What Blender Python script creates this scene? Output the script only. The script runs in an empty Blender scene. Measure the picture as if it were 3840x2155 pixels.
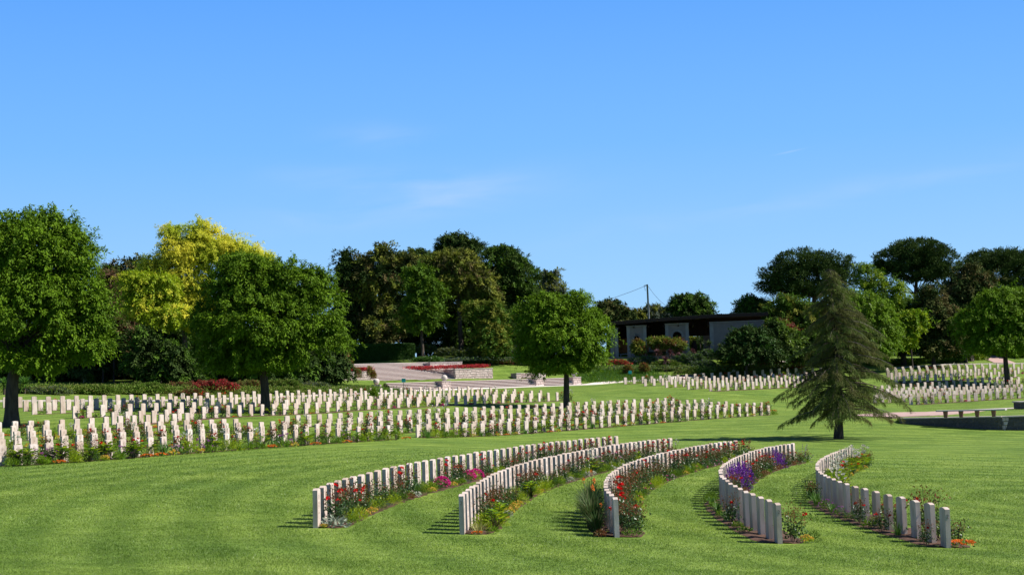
import bpy, math, random
import numpy as np
from mathutils import Matrix, Vector
random.seed(7); rng = np.random.default_rng(11)
C = bpy.context.scene.collection
R = math.radians
# ------------------------------------------------------------------ camera
F = 5814.0; W0, H0 = 3840.0, 2155.0; CAMZ = 3.0
PITCH = math.atan(382.5/F); ROLL = R(-1.9)
MROT = Matrix.Rotation(math.pi/2+PITCH, 3, 'X') @ Matrix.Rotation(ROLL, 3, 'Z')
MN = np.array(MROT)
def ray(x, y):
    return MN @ np.array([(x-W0/2)/F, -(y-H0/2)/F, -1.0])
def P(x, y, Y):
    r = ray(x, y); k = Y/r[1]
    return np.array([r[0]*k, Y, CAMZ+r[2]*k])
cam_d = bpy.data.cameras.new('camera'); cam = bpy.data.objects.new('camera', cam_d); C.objects.link(cam)
cam_d.sensor_width = 36; cam_d.lens = 36*F/W0; cam_d.clip_end = 6000; cam_d.clip_start = .1
cam.location = (0, 0, CAMZ); cam.rotation_euler = MROT.to_euler()
bpy.context.scene.camera = cam

# ------------------------------------------------------------------ mesh helpers
def mk_mesh(name, verts, faces, mats, midx=None, smooth=False):
    """verts (N,3); faces: list of (M,k) int arrays"""
    me = bpy.data.meshes.new(name)
    verts = np.asarray(verts, dtype=np.float32)
    faces = [np.asarray(f, dtype=np.int32) for f in faces if len(f)]
    me.vertices.add(len(verts)); me.vertices.foreach_set('co', verts.ravel())
    loops = np.concatenate([f.ravel() for f in faces])
    tot = np.concatenate([np.full(len(f), f.shape[1], np.int32) for f in faces])
    st = np.concatenate([[0], np.cumsum(tot)[:-1]]).astype(np.int32)
    me.loops.add(len(loops)); me.loops.foreach_set('vertex_index', loops)
    me.polygons.add(len(tot)); me.polygons.foreach_set('loop_start', st)
    try: me.polygons.foreach_set('loop_total', tot)
    except Exception: pass
    if not isinstance(mats, (list, tuple)): mats = [mats]
    for m in mats: me.materials.append(m)
    if midx is not None: me.polygons.foreach_set('material_index', np.asarray(midx, dtype=np.int32))
    me.polygons.foreach_set('use_smooth', np.full(len(tot), smooth))
    me.update(calc_edges=True); me.validate()
    return me
def tag(o, label=None, cat=None, group=None, kind=None):
    if label: o['label'] = label
    if cat: o['category'] = cat
    if group: o['group'] = group
    if kind: o['kind'] = kind
    return o
def link(name, me, parent=None, loc=None):
    o = bpy.data.objects.new(name, me); C.objects.link(o)
    if parent is not None: o.parent = parent
    if loc is not None: o.location = loc
    return o
def empty(name, loc, rz=0):
    o = bpy.data.objects.new(name, None); C.objects.link(o); o.location = loc; o.rotation_euler = (0, 0, rz)
    o.empty_display_size = .2
    return o
class MB:
    """collects geometry with material slots"""
    def __init__(s): s.v = []; s.f = {}; s.n = 0; s.mats = []
    def slot(s, m):
        if m not in s.mats: s.mats.append(m)
        return s.mats.index(m)
    def add(s, v, f, m):
        v = np.asarray(v, float).reshape(-1, 3)
        i = s.slot(m)
        if not isinstance(f, list) or (len(f) and not isinstance(f[0], np.ndarray)): f = [np.asarray(f)]
        for a in f:
            a = np.asarray(a, int)
            if a.size: s.f.setdefault((a.shape[1], i), []).append(a+s.n)
        s.v.append(v); s.n += len(v)
    def box(s, c, size, m, M=None):
        x, y, z = np.array(size)/2
        v = np.array([[-x,-y,-z],[x,-y,-z],[x,y,-z],[-x,y,-z],[-x,-y,z],[x,-y,z],[x,y,z],[-x,y,z]])+np.array(c)
        if M is not None: v = v @ np.asarray(M)[:3,:3].T
        s.add(v, [[0,3,2,1],[4,5,6,7],[0,1,5,4],[1,2,6,5],[2,3,7,6],[3,0,4,7]], m)
    def prism(s, pts, d, m):
        """pts (n,3) polygon, extruded by vector d"""
        pts = np.asarray(pts, float); n = len(pts); v = np.vstack([pts, pts+np.asarray(d, float)])
        s.add(v, [np.array([list(range(n))[::-1]]), np.array([list(range(n, 2*n))]),
                  np.array([[i, (i+1) % n, n+(i+1) % n, n+i] for i in range(n)])], m)
    def tube(s, path, rad, m, k=7):
        path = np.asarray(path, float); n = len(path); rad = np.broadcast_to(rad, n)
        t = np.gradient(path, axis=0); t /= np.linalg.norm(t, axis=1)[:, None]+1e-9
        a = np.where(np.abs(t[:, 2:3]) > .9, np.array([[1., 0, 0]]), np.array([[0, 0, 1.]]))
        u = np.cross(t, a); u /= np.linalg.norm(u, axis=1)[:, None]+1e-9; w = np.cross(t, u)
        an = np.linspace(0, 2*np.pi, k, endpoint=False)
        v = path[:, None]+rad[:, None, None]*(np.cos(an)[None, :, None]*u[:, None]+np.sin(an)[None, :, None]*w[:, None])
        v = v.reshape(-1, 3); f = []
        for i in range(n-1):
            for j in range(k): f.append([i*k+j, i*k+(j+1) % k, (i+1)*k+(j+1) % k, (i+1)*k+j])
        s.add(v, [np.array(f), np.array([list(range(k))]), np.array([list(range((n-1)*k, n*k))[::-1]])], m)
    def ball(s, c, r, m, nu=16, nv=10, sq=(1, 1, 1)):
        v = [[0, 0, 1]]
        for i in range(1, nv):
            th = math.pi*i/nv
            for j in range(nu): v.append([math.sin(th)*math.cos(2*math.pi*j/nu), math.sin(th)*math.sin(2*math.pi*j/nu), math.cos(th)])
        v.append([0, 0, -1]); q = []; t = []
        for j in range(nu): t.append([0, 1+j, 1+(j+1) % nu]); t.append([len(v)-1, 1+(nv-2)*nu+(j+1) % nu, 1+(nv-2)*nu+j])
        for i in range(nv-2):
            for j in range(nu): q.append([1+i*nu+j, 1+(i+1)*nu+j, 1+(i+1)*nu+(j+1) % nu, 1+i*nu+(j+1) % nu])
        s.add(np.array(v)*r*np.array(sq)+np.array(c), [np.array(q), np.array(t)], m)
    def mesh(s, name, smooth=False):
        keys = sorted(s.f); fs = []; mi = []
        for k in keys:
            a = np.concatenate(s.f[k]); fs.append(a); mi.append(np.full(len(a), k[1]))
        return mk_mesh(name, np.concatenate(s.v), fs, s.mats, np.concatenate(mi), smooth)
    def build(s, name, parent=None, loc=None, smooth=False): return link(name, s.mesh(name, smooth), parent, loc)

# ------------------------------------------------------------------ materials
def new_mat(name):
    m = bpy.data.materials.new(name); m.use_nodes = True; nt = m.node_tree; nt.nodes.clear()
    return m, nt, nt.nodes, nt.links
ALB = .66
def alb(c): return tuple(v*ALB for v in c)
def ramp(n, cols):
    r = n.new('ShaderNodeValToRGB'); e = r.color_ramp.elements
    while len(e) < len(cols): e.new(.5)
    for i, (p, c) in enumerate(cols): e[i].position = p; e[i].color = (*c, 1)
    return r
def leaf_mat(name, cols, transl=.25, rough=.5, noise=None, nscale=.6, spec=.2):
    """cols: colours picked at random per leaf; noise: colour that takes over in patches"""
    m, nt, n, l = new_mat(name)
    g = n.new('ShaderNodeNewGeometry'); r = ramp(n, [(i/max(1, len(cols)-1), alb(c)) for i, c in enumerate(cols)])
    l.new(g.outputs['Random Per Island'], r.inputs[0]); col = r.outputs[0]
    if noise:
        tc = n.new('ShaderNodeTexCoord'); no = n.new('ShaderNodeTexNoise'); no.inputs['Scale'].default_value = nscale
        no.inputs['Detail'].default_value = 2
        l.new(tc.outputs['Object'], no.inputs['Vector'])
        rr = ramp(n, [(.45, (0, 0, 0)), (.62, (1, 1, 1))]); l.new(no.outputs[0], rr.inputs[0])
        mx = n.new('ShaderNodeMixRGB'); l.new(rr.outputs[0], mx.inputs[0]); l.new(col, mx.inputs[1]); mx.inputs[2].default_value = (*alb(noise), 1); col = mx.outputs[0]
    b = n.new('ShaderNodeBsdfPrincipled'); b.inputs['Roughness'].default_value = rough; b.inputs['Specular IOR Level'].default_value = spec
    l.new(col, b.inputs['Base Color']); t = n.new('ShaderNodeBsdfTranslucent'); l.new(col, t.inputs[0])
    mi = n.new('ShaderNodeMixShader'); mi.inputs[0].default_value = transl; l.new(b.outputs[0], mi.inputs[1]); l.new(t.outputs[0], mi.inputs[2])
    o = n.new('ShaderNodeOutputMaterial'); l.new(mi.outputs[0], o.inputs[0]); return m
def plain(name, col, rough=.7, col2=None, scale=8, bump=0, detail=4, spec=.3, lo=.35, hi=.65, coord='Object', stretch=None, bscale=None):
    m, nt, n, l = new_mat(name)
    b = n.new('ShaderNodeBsdfPrincipled'); b.inputs['Roughness'].default_value = rough; b.inputs['Specular IOR Level'].default_value = spec
    o = n.new('ShaderNodeOutputMaterial'); l.new(b.outputs[0], o.inputs[0])
    col = alb(col); col2 = alb(col2) if col2 else None
    b.inputs['Base Color'].default_value = (*col, 1)
    if col2 or bump:
        tc = n.new('ShaderNodeTexCoord'); no = n.new('ShaderNodeTexNoise'); no.inputs['Scale'].default_value = scale; no.inputs['Detail'].default_value = detail
        src = tc.outputs[coord]
        if stretch:
            mp = n.new('ShaderNodeMapping'); mp.inputs['Scale'].default_value = stretch; l.new(src, mp.inputs[0]); src = mp.outputs[0]
        l.new(src, no.inputs['Vector'])
        if col2:
            r = ramp(n, [(lo, col), (hi, col2)]); l.new(no.outputs[0], r.inputs[0]); l.new(r.outputs[0], b.inputs['Base Color'])
        if bump:
            n2 = n.new('ShaderNodeTexNoise'); n2.inputs['Scale'].default_value = bscale or scale*3; n2.inputs['Detail'].default_value = 5; l.new(src, n2.inputs['Vector'])
            bp = n.new('ShaderNodeBump'); bp.inputs['Strength'].default_value = bump; bp.inputs['Distance'].default_value = .02
            l.new(n2.outputs[0], bp.inputs['Height']); l.new(bp.outputs[0], b.inputs['Normal'])
    return m
def stone_mat():
    """headstone limestone: each stone a slightly different cream, weather streaks and greyer foot"""
    m, nt, n, l = new_mat('headstone_limestone')
    oi = n.new('ShaderNodeObjectInfo'); g = n.new('ShaderNodeNewGeometry')
    add = n.new('ShaderNodeMath'); add.operation = 'ADD'; l.new(oi.outputs['Random'], add.inputs[0]); l.new(g.outputs['Random Per Island'], add.inputs[1])
    fr = n.new('ShaderNodeMath'); fr.operation = 'FRACT'; l.new(add.outputs[0], fr.inputs[0])
    r = ramp(n, [(0, (.51, .425, .375)), (.35, (.54, .455, .405)), (.7, (.45, .355, .295)), (1, (.57, .50, .455))]); l.new(fr.outputs[0], r.inputs[0])
    no = n.new('ShaderNodeTexNoise'); no.inputs['Scale'].default_value = 5; no.inputs['Detail'].default_value = 6
    mp = n.new('ShaderNodeMapping'); mp.inputs['Scale'].default_value = (1, 1, .35); l.new(g.outputs['Position'], mp.inputs[0]); l.new(mp.outputs[0], no.inputs['Vector'])
    r2 = ramp(n, [(.35, (.72, .70, .66)), (.6, (1, 1, 1))]); l.new(no.outputs[0], r2.inputs[0])
    mx = n.new('ShaderNodeMixRGB'); mx.blend_type = 'MULTIPLY'; mx.inputs[0].default_value = 1; l.new(r.outputs[0], mx.inputs[1]); l.new(r2.outputs[0], mx.inputs[2])
    b = n.new('ShaderNodeBsdfPrincipled'); b.inputs['Roughness'].default_value = .8; b.inputs['Specular IOR Level'].default_value = .2
    l.new(mx.outputs[0], b.inputs['Base Color'])
    n2 = n.new('ShaderNodeTexNoise'); n2.inputs['Scale'].default_value = 60; l.new(g.outputs['Position'], n2.inputs['Vector'])
    bp = n.new('ShaderNodeBump'); bp.inputs['Strength'].default_value = .25; bp.inputs['Distance'].default_value = .01; l.new(n2.outputs[0], bp.inputs['Height']); l.new(bp.outputs[0], b.inputs['Normal'])
    o = n.new('ShaderNodeOutputMaterial'); l.new(b.outputs[0], o.inputs[0]); return m
M = {}
M['stone'] = stone_mat()
M['engrave'] = plain('engraved_lettering', (.42, .33, .26), .9)
M['soil'] = plain('bed_soil', (.07, .035, .02), .95, (.14, .07, .04), 6, .8)
M['bark'] = plain('bark', (.05, .038, .03), .95, (.11, .085, .065), 6, .9, stretch=(1, 1, .25))
M['bark_red'] = plain('pine_bark', (.10, .055, .035), .95, (.05, .035, .03), 5, .9, stretch=(1, 1, .3))
M['bark_pale'] = plain('pale_bark', (.28, .25, .21), .9, (.16, .13, .11), 8, .5)
def lawn_tint(n, l, col):
    """mowing arcs, tired patches and brighter drifts shared by the lawn and its blades"""
    g = n.new('ShaderNodeNewGeometry'); vm = n.new('ShaderNodeVectorMath'); vm.operation = 'SUBTRACT'; l.new(g.outputs['Position'], vm.inputs[0]); vm.inputs[1].default_value = (17, 46, 0)
    sc_ = n.new('ShaderNodeVectorMath'); sc_.operation = 'MULTIPLY'; l.new(vm.outputs[0], sc_.inputs[0]); sc_.inputs[1].default_value = (1, .62, 0)
    w = n.new('ShaderNodeTexWave'); w.wave_type = 'RINGS'; w.rings_direction = 'SPHERICAL'; w.inputs['Scale'].default_value = .20; w.inputs['Distortion'].default_value = .8; w.inputs['Detail'].default_value = 2; w.inputs['Detail Scale'].default_value = .25; l.new(sc_.outputs[0], w.inputs['Vector'])
    a = ramp(n, [(.15, (.80, .86, .74)), (.85, (1.12, 1.10, 1.12))]); l.new(w.outputs['Fac'], a.inputs[0])
    out = col
    def mul(c, f=1.):
        nonlocal out
        m = n.new('ShaderNodeMixRGB'); m.blend_type = 'MULTIPLY'; m.inputs[0].default_value = f; l.new(out, m.inputs[1]); l.new(c, m.inputs[2]); out = m.outputs[0]
    mul(a.outputs[0], .8)
    for scale, st, lo, hi in ((.16, (1, 1, 1), (.84, .88, .80), (1.16, 1.08, 1.0)), (.9, (.8, 1.1, 1), (.82, .84, .82), (1.18, 1.13, 1.35)), (4.0, (1, 1, 1), (.84, .84, .80), (1.15, 1.12, 1.25))):
        mp = n.new('ShaderNodeMapping'); mp.inputs['Scale'].default_value = st; l.new(g.outputs['Position'], mp.inputs[0])
        t = n.new('ShaderNodeTexNoise'); t.inputs['Scale'].default_value = scale; t.inputs['Detail'].default_value = 4; l.new(mp.outputs[0], t.inputs['Vector'])
        r = ramp(n, [(.32, lo), (.68, hi)]); l.new(t.outputs[0], r.inputs[0]); mul(r.outputs[0])
    return out
def blade_mat():
    m, nt, n, l = new_mat('grass_blades'); g = n.new('ShaderNodeNewGeometry'); r = ramp(n, [(0, (.138, .235, .028)), (.45, (.168, .27, .036)), (.9, (.20, .30, .05)), (1, (.34, .41, .20))]); l.new(g.outputs['Random Per Island'], r.inputs[0])
    col = lawn_tint(n, l, r.outputs[0]); b = n.new('ShaderNodeBsdfPrincipled'); b.inputs['Roughness'].default_value = .5; b.inputs['Specular IOR Level'].default_value = .2; l.new(col, b.inputs['Base Color'])
    t = n.new('ShaderNodeBsdfTranslucent'); l.new(col, t.inputs[0]); mi = n.new('ShaderNodeMixShader'); mi.inputs[0].default_value = .4; l.new(b.outputs[0], mi.inputs[1]); l.new(t.outputs[0], mi.inputs[2])
    o = n.new('ShaderNodeOutputMaterial'); l.new(mi.outputs[0], o.inputs[0]); return m
M['leaf_lawn'] = blade_mat()
M['cel'] = leaf_mat('broadleaf_green', [(.085, .17, .006), (.12, .23, .008), (.17, .29, .014)], .22, .6, spec=.10)
M['cel2'] = leaf_mat('broadleaf_light_green', [(.13, .25, .008), (.17, .31, .010), (.23, .38, .018)], .25, .6, spec=.10)
M['yellow'] = leaf_mat('golden_leaves', [(1.0, .92, .08), (1.08, 1.0, .12), (.80, .82, .07)], .5, .6, noise=(.52, .66, .05), nscale=.22, spec=.08)
M['ygreen'] = leaf_mat('yellow_green_leaves', [(.34, .48, .012), (.48, .60, .02), (.22, .36, .012)], .35, .5)
M['dark'] = leaf_mat('dark_evergreen', [(.032, .066, .014), (.052, .094, .020), (.074, .115, .026)], .12, .7, spec=.06)
M['pine'] = leaf_mat('pine_needles', [(.04, .08, .014), (.065, .115, .02), (.095, .15, .028)], .12, .7, spec=.06)
M['oak'] = leaf_mat('holm_oak_leaves', [(.07, .10, .024), (.12, .15, .036), (.18, .185, .05)], .15, .7, noise=(.19, .145, .055), nscale=.3, spec=.08)
M['olive'] = leaf_mat('olive_leaves', [(.21, .25, .03), (.30, .33, .045), (.36, .35, .06)], .25, .6, noise=(.12, .18, .02), nscale=.3, spec=.08)
M['mid'] = leaf_mat('mid_green_leaves', [(.075, .165, .015), (.11, .215, .02), (.145, .26, .028)], .25, .6, spec=.10)
M['grey'] = leaf_mat('grey_green_leaves', [(.10, .14, .09), (.14, .18, .12), (.18, .21, .15)], .2, .6)
M['lav'] = leaf_mat('lavender_leaves', [(.14, .18, .16), (.19, .23, .21), (.24, .28, .26)], .15, .7)
M['conif'] = leaf_mat('cedar_needles', [(.11, .18, .03), (.15, .225, .04), (.20, .25, .06), (.18, .16, .08)], .28, .7, noise=(.16, .16, .05), nscale=.45, spec=.08)
M['heath'] = leaf_mat('heath_leaves', [(.19, .24, .045), (.25, .30, .05), (.22, .18, .06)], .25, .6, noise=(.20, .32, .04), nscale=.35)
M['redsh'] = leaf_mat('russet_leaves', [(.28, .07, .04), (.20, .06, .035), (.34, .12, .05)], .25, .55)
M['rust'] = leaf_mat('rust_brown_leaves', [(.24, .10, .05), (.17, .09, .05), (.12, .09, .05)], .25, .6)
M['crim'] = leaf_mat('crimson_leaves', [(.75, .03, .05), (.55, .02, .05), (.85, .09, .07)], .25, .5)
M['purpl'] = leaf_mat('purple_strap_leaves', [(.13, .05, .06), (.18, .08, .09), (.26, .15, .14)], .2, .4)
M['strap'] = leaf_mat('strap_leaves', [(.08, .20, .02), (.12, .28, .035), (.17, .34, .06)], .35, .4, spec=.4)
M['strapd'] = leaf_mat('dark_strap_leaves', [(.04, .10, .02), (.07, .14, .03), (.16, .16, .07)], .25, .6, spec=.15)
M['lime'] = leaf_mat('lime_leaves', [(.16, .28, .02), (.22, .32, .03), (.12, .24, .02)], .35, .45)
M['hedge'] = leaf_mat('clipped_hedge', [(.04, .11, .012), (.06, .15, .015)], .2, .55)
M['rose_leaf'] = leaf_mat('rose_leaves', [(.035, .09, .02), (.055, .13, .025), (.08, .17, .035)], .25, .4, spec=.4)
M['rose_new'] = leaf_mat('new_rose_leaves', [(.20, .05, .02), (.26, .10, .03), (.14, .12, .03)], .3, .4)
M['rose_red'] = leaf_mat('red_petals', [(1.0, .010, .010), (.75, .006, .010)], .25, .5)
M['pinkp'] = leaf_mat('magenta_petals', [(.8, .015, .28), (.9, .04, .38)], .3, .5)
M['palepk'] = leaf_mat('pale_pink_petals', [(.75, .35, .55), (.8, .6, .68)], .3, .5)
M['purpp'] = leaf_mat('purple_petals', [(.15, .025, .32), (.24, .05, .42)], .3, .5)
M['mauve'] = leaf_mat('mauve_petals', [(.40, .08, .42), (.5, .14, .46)], .3, .5)
M['white'] = leaf_mat('white_petals', [(.85, .83, .74), (.8, .76, .58)], .3, .5)
M['yelp'] = leaf_mat('yellow_petals', [(.9, .62, .05), (1.0, .72, .16), (.8, .34, .03)], .3, .5)
M['orange'] = leaf_mat('orange_petals', [(.95, .20, .02), (1.0, .3, .04)], .3, .5)
M['silver'] = leaf_mat('silver_leaves', [(.30, .36, .27), (.40, .45, .34)], .15, .8)
M['varie'] = leaf_mat('cream_variegated_leaves', [(.45, .44, .12), (.55, .54, .2), (.28, .34, .08)], .3, .5)
M['stem'] = leaf_mat('green_stems', [(.06, .10, .03), (.12, .07, .04)], .1, .6)
# ------------------------------------------------------------------ headstone rows: (photo x, y of stone top, distance) knots
SH = .81
def crop(pts, ox, oy, s): return [(ox+x/s, oy+y/s) for x, y in pts]
c1 = (1050, 1560, 2.678); c2 = (1950, 1560, 2.678); c3 = (2650, 1600, 2.576)
front = [
 (crop([(350,722),(517,668),(665,615),(820,575),(975,540),(1120,505),(1253,476),(1393,450),(1527,425),(1665,405),(1795,383),(1925,362),(2055,341),(2185,323),(2330,306),(2460,293)],*c1)
  +crop([(180,272),(380,245),(578,228),(770,210),(965,195)],*c2), 45),
 (crop([(1865,768),(1915,716),(1970,666),(2035,622),(2110,583),(2190,548),(2285,517),(2378,490),(2465,463),(2550,440)],*c1)
  +crop([(57,462),(137,440),(220,415),(320,392),(433,372),(543,354),(643,336),(742,316),(845,298),(955,280),(1060,266),(1170,255),(1278,241),(1387,230),(1508,220)],*c2), 49),
 (crop([(955,812),(922,785),(893,762),(878,735),(868,712),(862,690),(860,665),(862,640),(870,620),(885,602),(905,588),(926,567),(950,546),(975,527),(1005,510),(1030,495),(1050,485),(1075,470),(1110,455),(1148,440),(1188,428),(1225,418),(1263,406),(1302,395),(1343,388),(1380,377),(1422,367),(1462,357),(1502,349),(1545,338),(1590,328),(1637,318),(1683,308),(1723,300),(1765,296),(1812,288),(1860,282),(1908,273),(1955,265),(2000,260),(2055,252),(2100,248),(2165,243)],*c2), 43),
 (crop([(672,733),(587,697),(517,665),(455,640),(400,622),(350,601),(303,582),(263,560),(230,540),(203,517),(178,495),(160,475),(147,453),(142,430),(140,405),(143,385),(150,368),(165,352),(185,342),(205,330),(225,320),(245,308),(265,298),(288,288),(310,278),(335,268),(360,258),(385,250),(410,240),(437,232),(465,222),(495,214),(525,206),(558,200),(592,193),(625,187),(660,180),(700,173),(742,166),(785,160),(830,153)],*c3), 41),
 (crop([(2288,775),(2160,740),(2030,712),(1928,685),(1828,661),(1735,641),(1645,621),(1562,601),(1492,582),(1425,562),(1365,544),(1312,528),(1267,512),(1225,496),(1187,480),(1155,465),(1128,450),(1103,433),(1085,415),(1072,400),(1066,385),(1067,368),(1075,350),(1085,335),(1098,320),(1115,303),(1130,290),(1148,280),(1170,270),(1190,262),(1210,252),(1235,242),(1262,232),(1290,222),(1325,210),(1360,200),(1395,190)],*c3), 37)]
def hcplane(X, Y): return 2.98+.058*X-.004*(Y-32)
def on_front_plane(x, y):
    Y = 45.
    for _ in range(40):
        p = P(x, y, Y); r = ray(x, y)
        want = CAMZ-hcplane(p[0], Y)+SH
        # solve along the ray
        k = (want-CAMZ)/r[2]; Y = .5*Y+.5*k*r[1]
    return P(x, y, Y)
def smooth_curve(pts, n, deg):
    pts = np.asarray(pts); p = pts.copy()
    t = np.concatenate([[0], np.cumsum(np.linalg.norm(np.diff(p, axis=0), axis=1))]); t /= t[-1]
    cs = [np.polyfit(t, p[:, i], deg) for i in range(p.shape[1])]
    tt = np.linspace(0, 1, 400); q = np.stack([np.polyval(c, tt) for c in cs], 1)
    s = np.concatenate([[0], np.cumsum(np.linalg.norm(np.diff(q[:, :2], axis=0), axis=1))])
    u = np.linspace(0, s[-1], n); return np.stack([np.interp(u, s, q[:, i]) for i in range(q.shape[1])], 1), s[-1]
rows = []   # dict(name, pts (n,2), kind)
samples = []
FR = ['leftmost curved front row', 'second curved front row from the left', 'middle curved front row', 'fourth curved front row from the left', 'rightmost curved front row']
for i, (pp, n) in enumerate(front):
    w = np.array([on_front_plane(x, y)[:2] for x, y in pp])
    q, L = smooth_curve(w, n, 6 if i > 1 else 4)
    rows.append(dict(name=FR[i], short=['leftmost','second','middle','fourth','rightmost'][i]+' curved row', where='from the near end of the', pts=q, front=i, segs=[(0, n)], plot='front'))
    for X, Y in q[::4]: samples.append((X, Y, CAMZ-hcplane(X, Y)))
plots = {
 'middle plot': [
  [((5,1671,61.5),(307,1651,64),(527,1640.5,67.5),(723,1631,71.5),(1024,1614,79.5),(1334,1598,87.5),(1480,1592.5,92),33),((1567,1588,95),(2003,1559.7,107),(2464,1529,122),(2855,1508,136),44)],
  [((1740,1597.6,98),(1975,1579.7,103.5),(2209,1562.7,108),(2511,1542,117),(2892,1518.7,130),43)],
  [((5,1645,68),(505,1616,75),(883,1599.8,83),(1290,1584,93),28),((1391,1577.8,96),(2007,1541,113),(2479,1516,128),(2740,1501.7,137),42)],
  [((1,1617,74),(499,1596,82),(1092,1574,94),23),((1231,1569,98),(1547,1551.7,106),(2100,1522.4,121),(2634,1495,139),44)],
  [((51,1595,82),(489,1582.7,90),(916,1567,98),18),((1076,1560,101.5),(1548,1536,112),(2104,1510,126),(2525,1489.3,141),46)],
  [((-5,1579,88),(332,1569.5,94),(735,1558.4,102),16)]],
 'upper left plot': [
  [((427,1528,99),(888,1513.4,107),(1182,1502,115),(1492,1489.7,127),(1839,1478.5,138),(2140,1468,148),43)],
  [((281,1518.7,103),(571,1510.6,107),(850,1501.7,113),(1182,1490.4,122),(1492,1479.4,134),(1773,1470,143),(2045,1462.3,152),43)],
  [((129,1510,108),(431,1501.7,111),(769,1492,119),(1111,1481.7,128),(1494,1468,142),(1781,1460.4,150),(1953,1456,157),42)],
  [((97,1498,112),(460,1489.4,117),(784,1480.5,125),(1125,1472,135),(1434,1462.4,147),(1860,1450.6,162),45)],
  [((20,1489.4,116),(442,1480.3,122),(767,1472,130),(1144,1462,142),(1487,1453,155),(1774,1445,167),42)]],
 'upper right plot': [
  [((2664,1436.6,162),(2848,1428,167),(3010,1421,172),12)],[((2581,1430,164),(2831,1419,172),(3010,1410,178),14)],
  [((2499,1425,168),(2815,1410,178),(3060,1401,186),18)],[((2419,1419.5,175),(2740,1404,184),(3070,1391,193),21)],
  [((2344.5,1414.8,184),(2608,1401.8,190),(2865,1392.6,195),(3080,1385,200),24)]],
 'lower right plot': [
  [((3415,1488,152),(3620,1474,154),(3824,1460.5,156),17)],[((3280,1481,154),(3571,1463.5,158),(3833,1449,163),22)],
  [((3290,1468,158),(3557,1452.5,163),(3826,1439,168),21)],[((3300,1456,162),(3580,1441.4,168),(3827,1428,174),20)],
  [((3280,1447,166),(3555,1432.4,173),(3831,1418.8,180),21)]],
 'far right plot': [
  [((3359,1404,175),(3588,1393.4,180),(3820,1383.5,186),17)],[((3343,1397,180),(3575,1386,185),(3838,1374.5,191),18)],
  [((3330,1389,186),(3565,1377.8,190),(3700,1370,194),14)],[((3328,1381.7,190),(3565,1371,195),(3652,1367.3,198),12)],
  [((3325.5,1376,194),(3561,1364,199),(3682,1360.6,202),(3833,1362,205),19)]]}
SPACING = {'middle plot': ((0,450,850,1100,1450,1750,2100,2400,2800),(61,52,45,40.5,36.5,34,31,29.3,27.3)),
 'upper left plot': ((0,130,400,700,900,1100,1350,1600,2000),(54,53.5,51,46,43,40.5,37.8,36,33.8)),
 'upper right plot': ((2300,2600,3000),(33.5,32,31)), 'lower right plot': ((3200,3500,3800),(26.8,27,27)), 'far right plot': ((3300,3800),(29.6,29.8))}
RN = ['nearest', 'second', 'third', 'fourth', 'fifth', 'sixth']
for pl, rr in plots.items():
    for j, segs in enumerate(rr):
        allp = []; sg = []; c = 0
        for s in segs:
            n = s[-1]; k = np.array([P(x, y, Y) for x, y, Y in s[:-1]])
            kk = np.array(s[:-1], float); sx, sy = SPACING[pl]; xs = [kk[0, 0]]
            while xs[-1]+np.interp(xs[-1], sx, sy) < kk[-1, 0]+6: xs.append(xs[-1]+np.interp(xs[-1], sx, sy))
            xs = np.array(xs); n = len(xs); dg = 3 if len(kk) > 3 else min(2, len(kk)-1)
            ys = np.polyval(np.polyfit(kk[:, 0]/1000, kk[:, 1], dg), xs/1000); Ys = np.polyval(np.polyfit(kk[:, 0]/1000, kk[:, 2], min(dg, 2)), xs/1000)
            q = np.array([P(*v) for v in zip(xs, ys, Ys)])
            allp.append(q[:, :2]); sg.append((c, c+n)); c += n
            for X, Y, Z in np.vstack([q[::5], q[-1:]]): samples.append((X, Y, Z-SH))
        rows.append(dict(name=RN[j]+' row of the '+pl, short=RN[j]+' row, '+pl, where='from the left in the', pts=np.vstack(allp), front=-1, segs=sg, plot=pl))
# other ground samples: (photo x, photo y of the ground, distance)
for x, y, Y in [(50,1478,128),(100,1458,142),(500,1450,146),(900,1440,155),(1200,1432,170),(1330,1431,177),
  (1479,1473,171),(1720,1457,176.5),(2000,1445,181),(2200,1438,185),(2443,1430,189),(1600,1428,180),(1900,1420,188),(2100,1413,190),
  (1964,1398,193),(1919,1373,196),(1300,1364,193),(1523,1362,194),(1420,1352,199),(1700,1345,200),(1900,1345,203),(2100,1372,199),(2100,1345,205),
  (2341,1345,202),(2600,1342,202),(2880,1338,202),(3050,1330,225),(3430,1330,225),(3700,1325,225),(3840,1322,228),
  (2300,1395,193),(2500,1388,196),(2700,1383,198),(2900,1376,200),(3100,1374,205),(3400,1362,210),(3700,1353,214),(3840,1350,217),
  (2500,1352,201),(2800,1350,202),
  (0,1425,200),(700,1415,200),(1200,1380,200),(1420,1345,225),(2341,1335,230),(1900,1335,230),(500,1405,230),(-200,1470,130),
  (3373,1586.4,109),(3757,1614.5,104),(3840,1619,103),(3145,1644,97),(3400,1545,135),(3700,1530,140),
  (3300,1557,113.5),(3371,1556,113),(3450,1550,116),(3560,1545,120),(40,1603,97),(993,1565,116),(2128,1527,133),(3779,1420,175),(2600,1700,72),(3400,1760,66)]:
    samples.append(tuple(P(x, y, Y)))
samples += [(-35, 62, .95), (-10, 40, .60), (-16, 45, .75), (-13, 24, .55), (-4, 24, .30), (8, 24, -.40), (16, 24, -.80), (22, 50, -1.1), (35, 70, -1.3)]
S = np.array(samples); sc = 40.
A0 = S[:, :2]/sc; N = len(S)
def U(r2): return .5*r2*np.log(r2+1e-9)
D = ((A0[:, None]-A0[None])**2).sum(-1)
K = np.zeros((N+3, N+3)); K[:N, :N] = U(D)+np.eye(N)*.02
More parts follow.
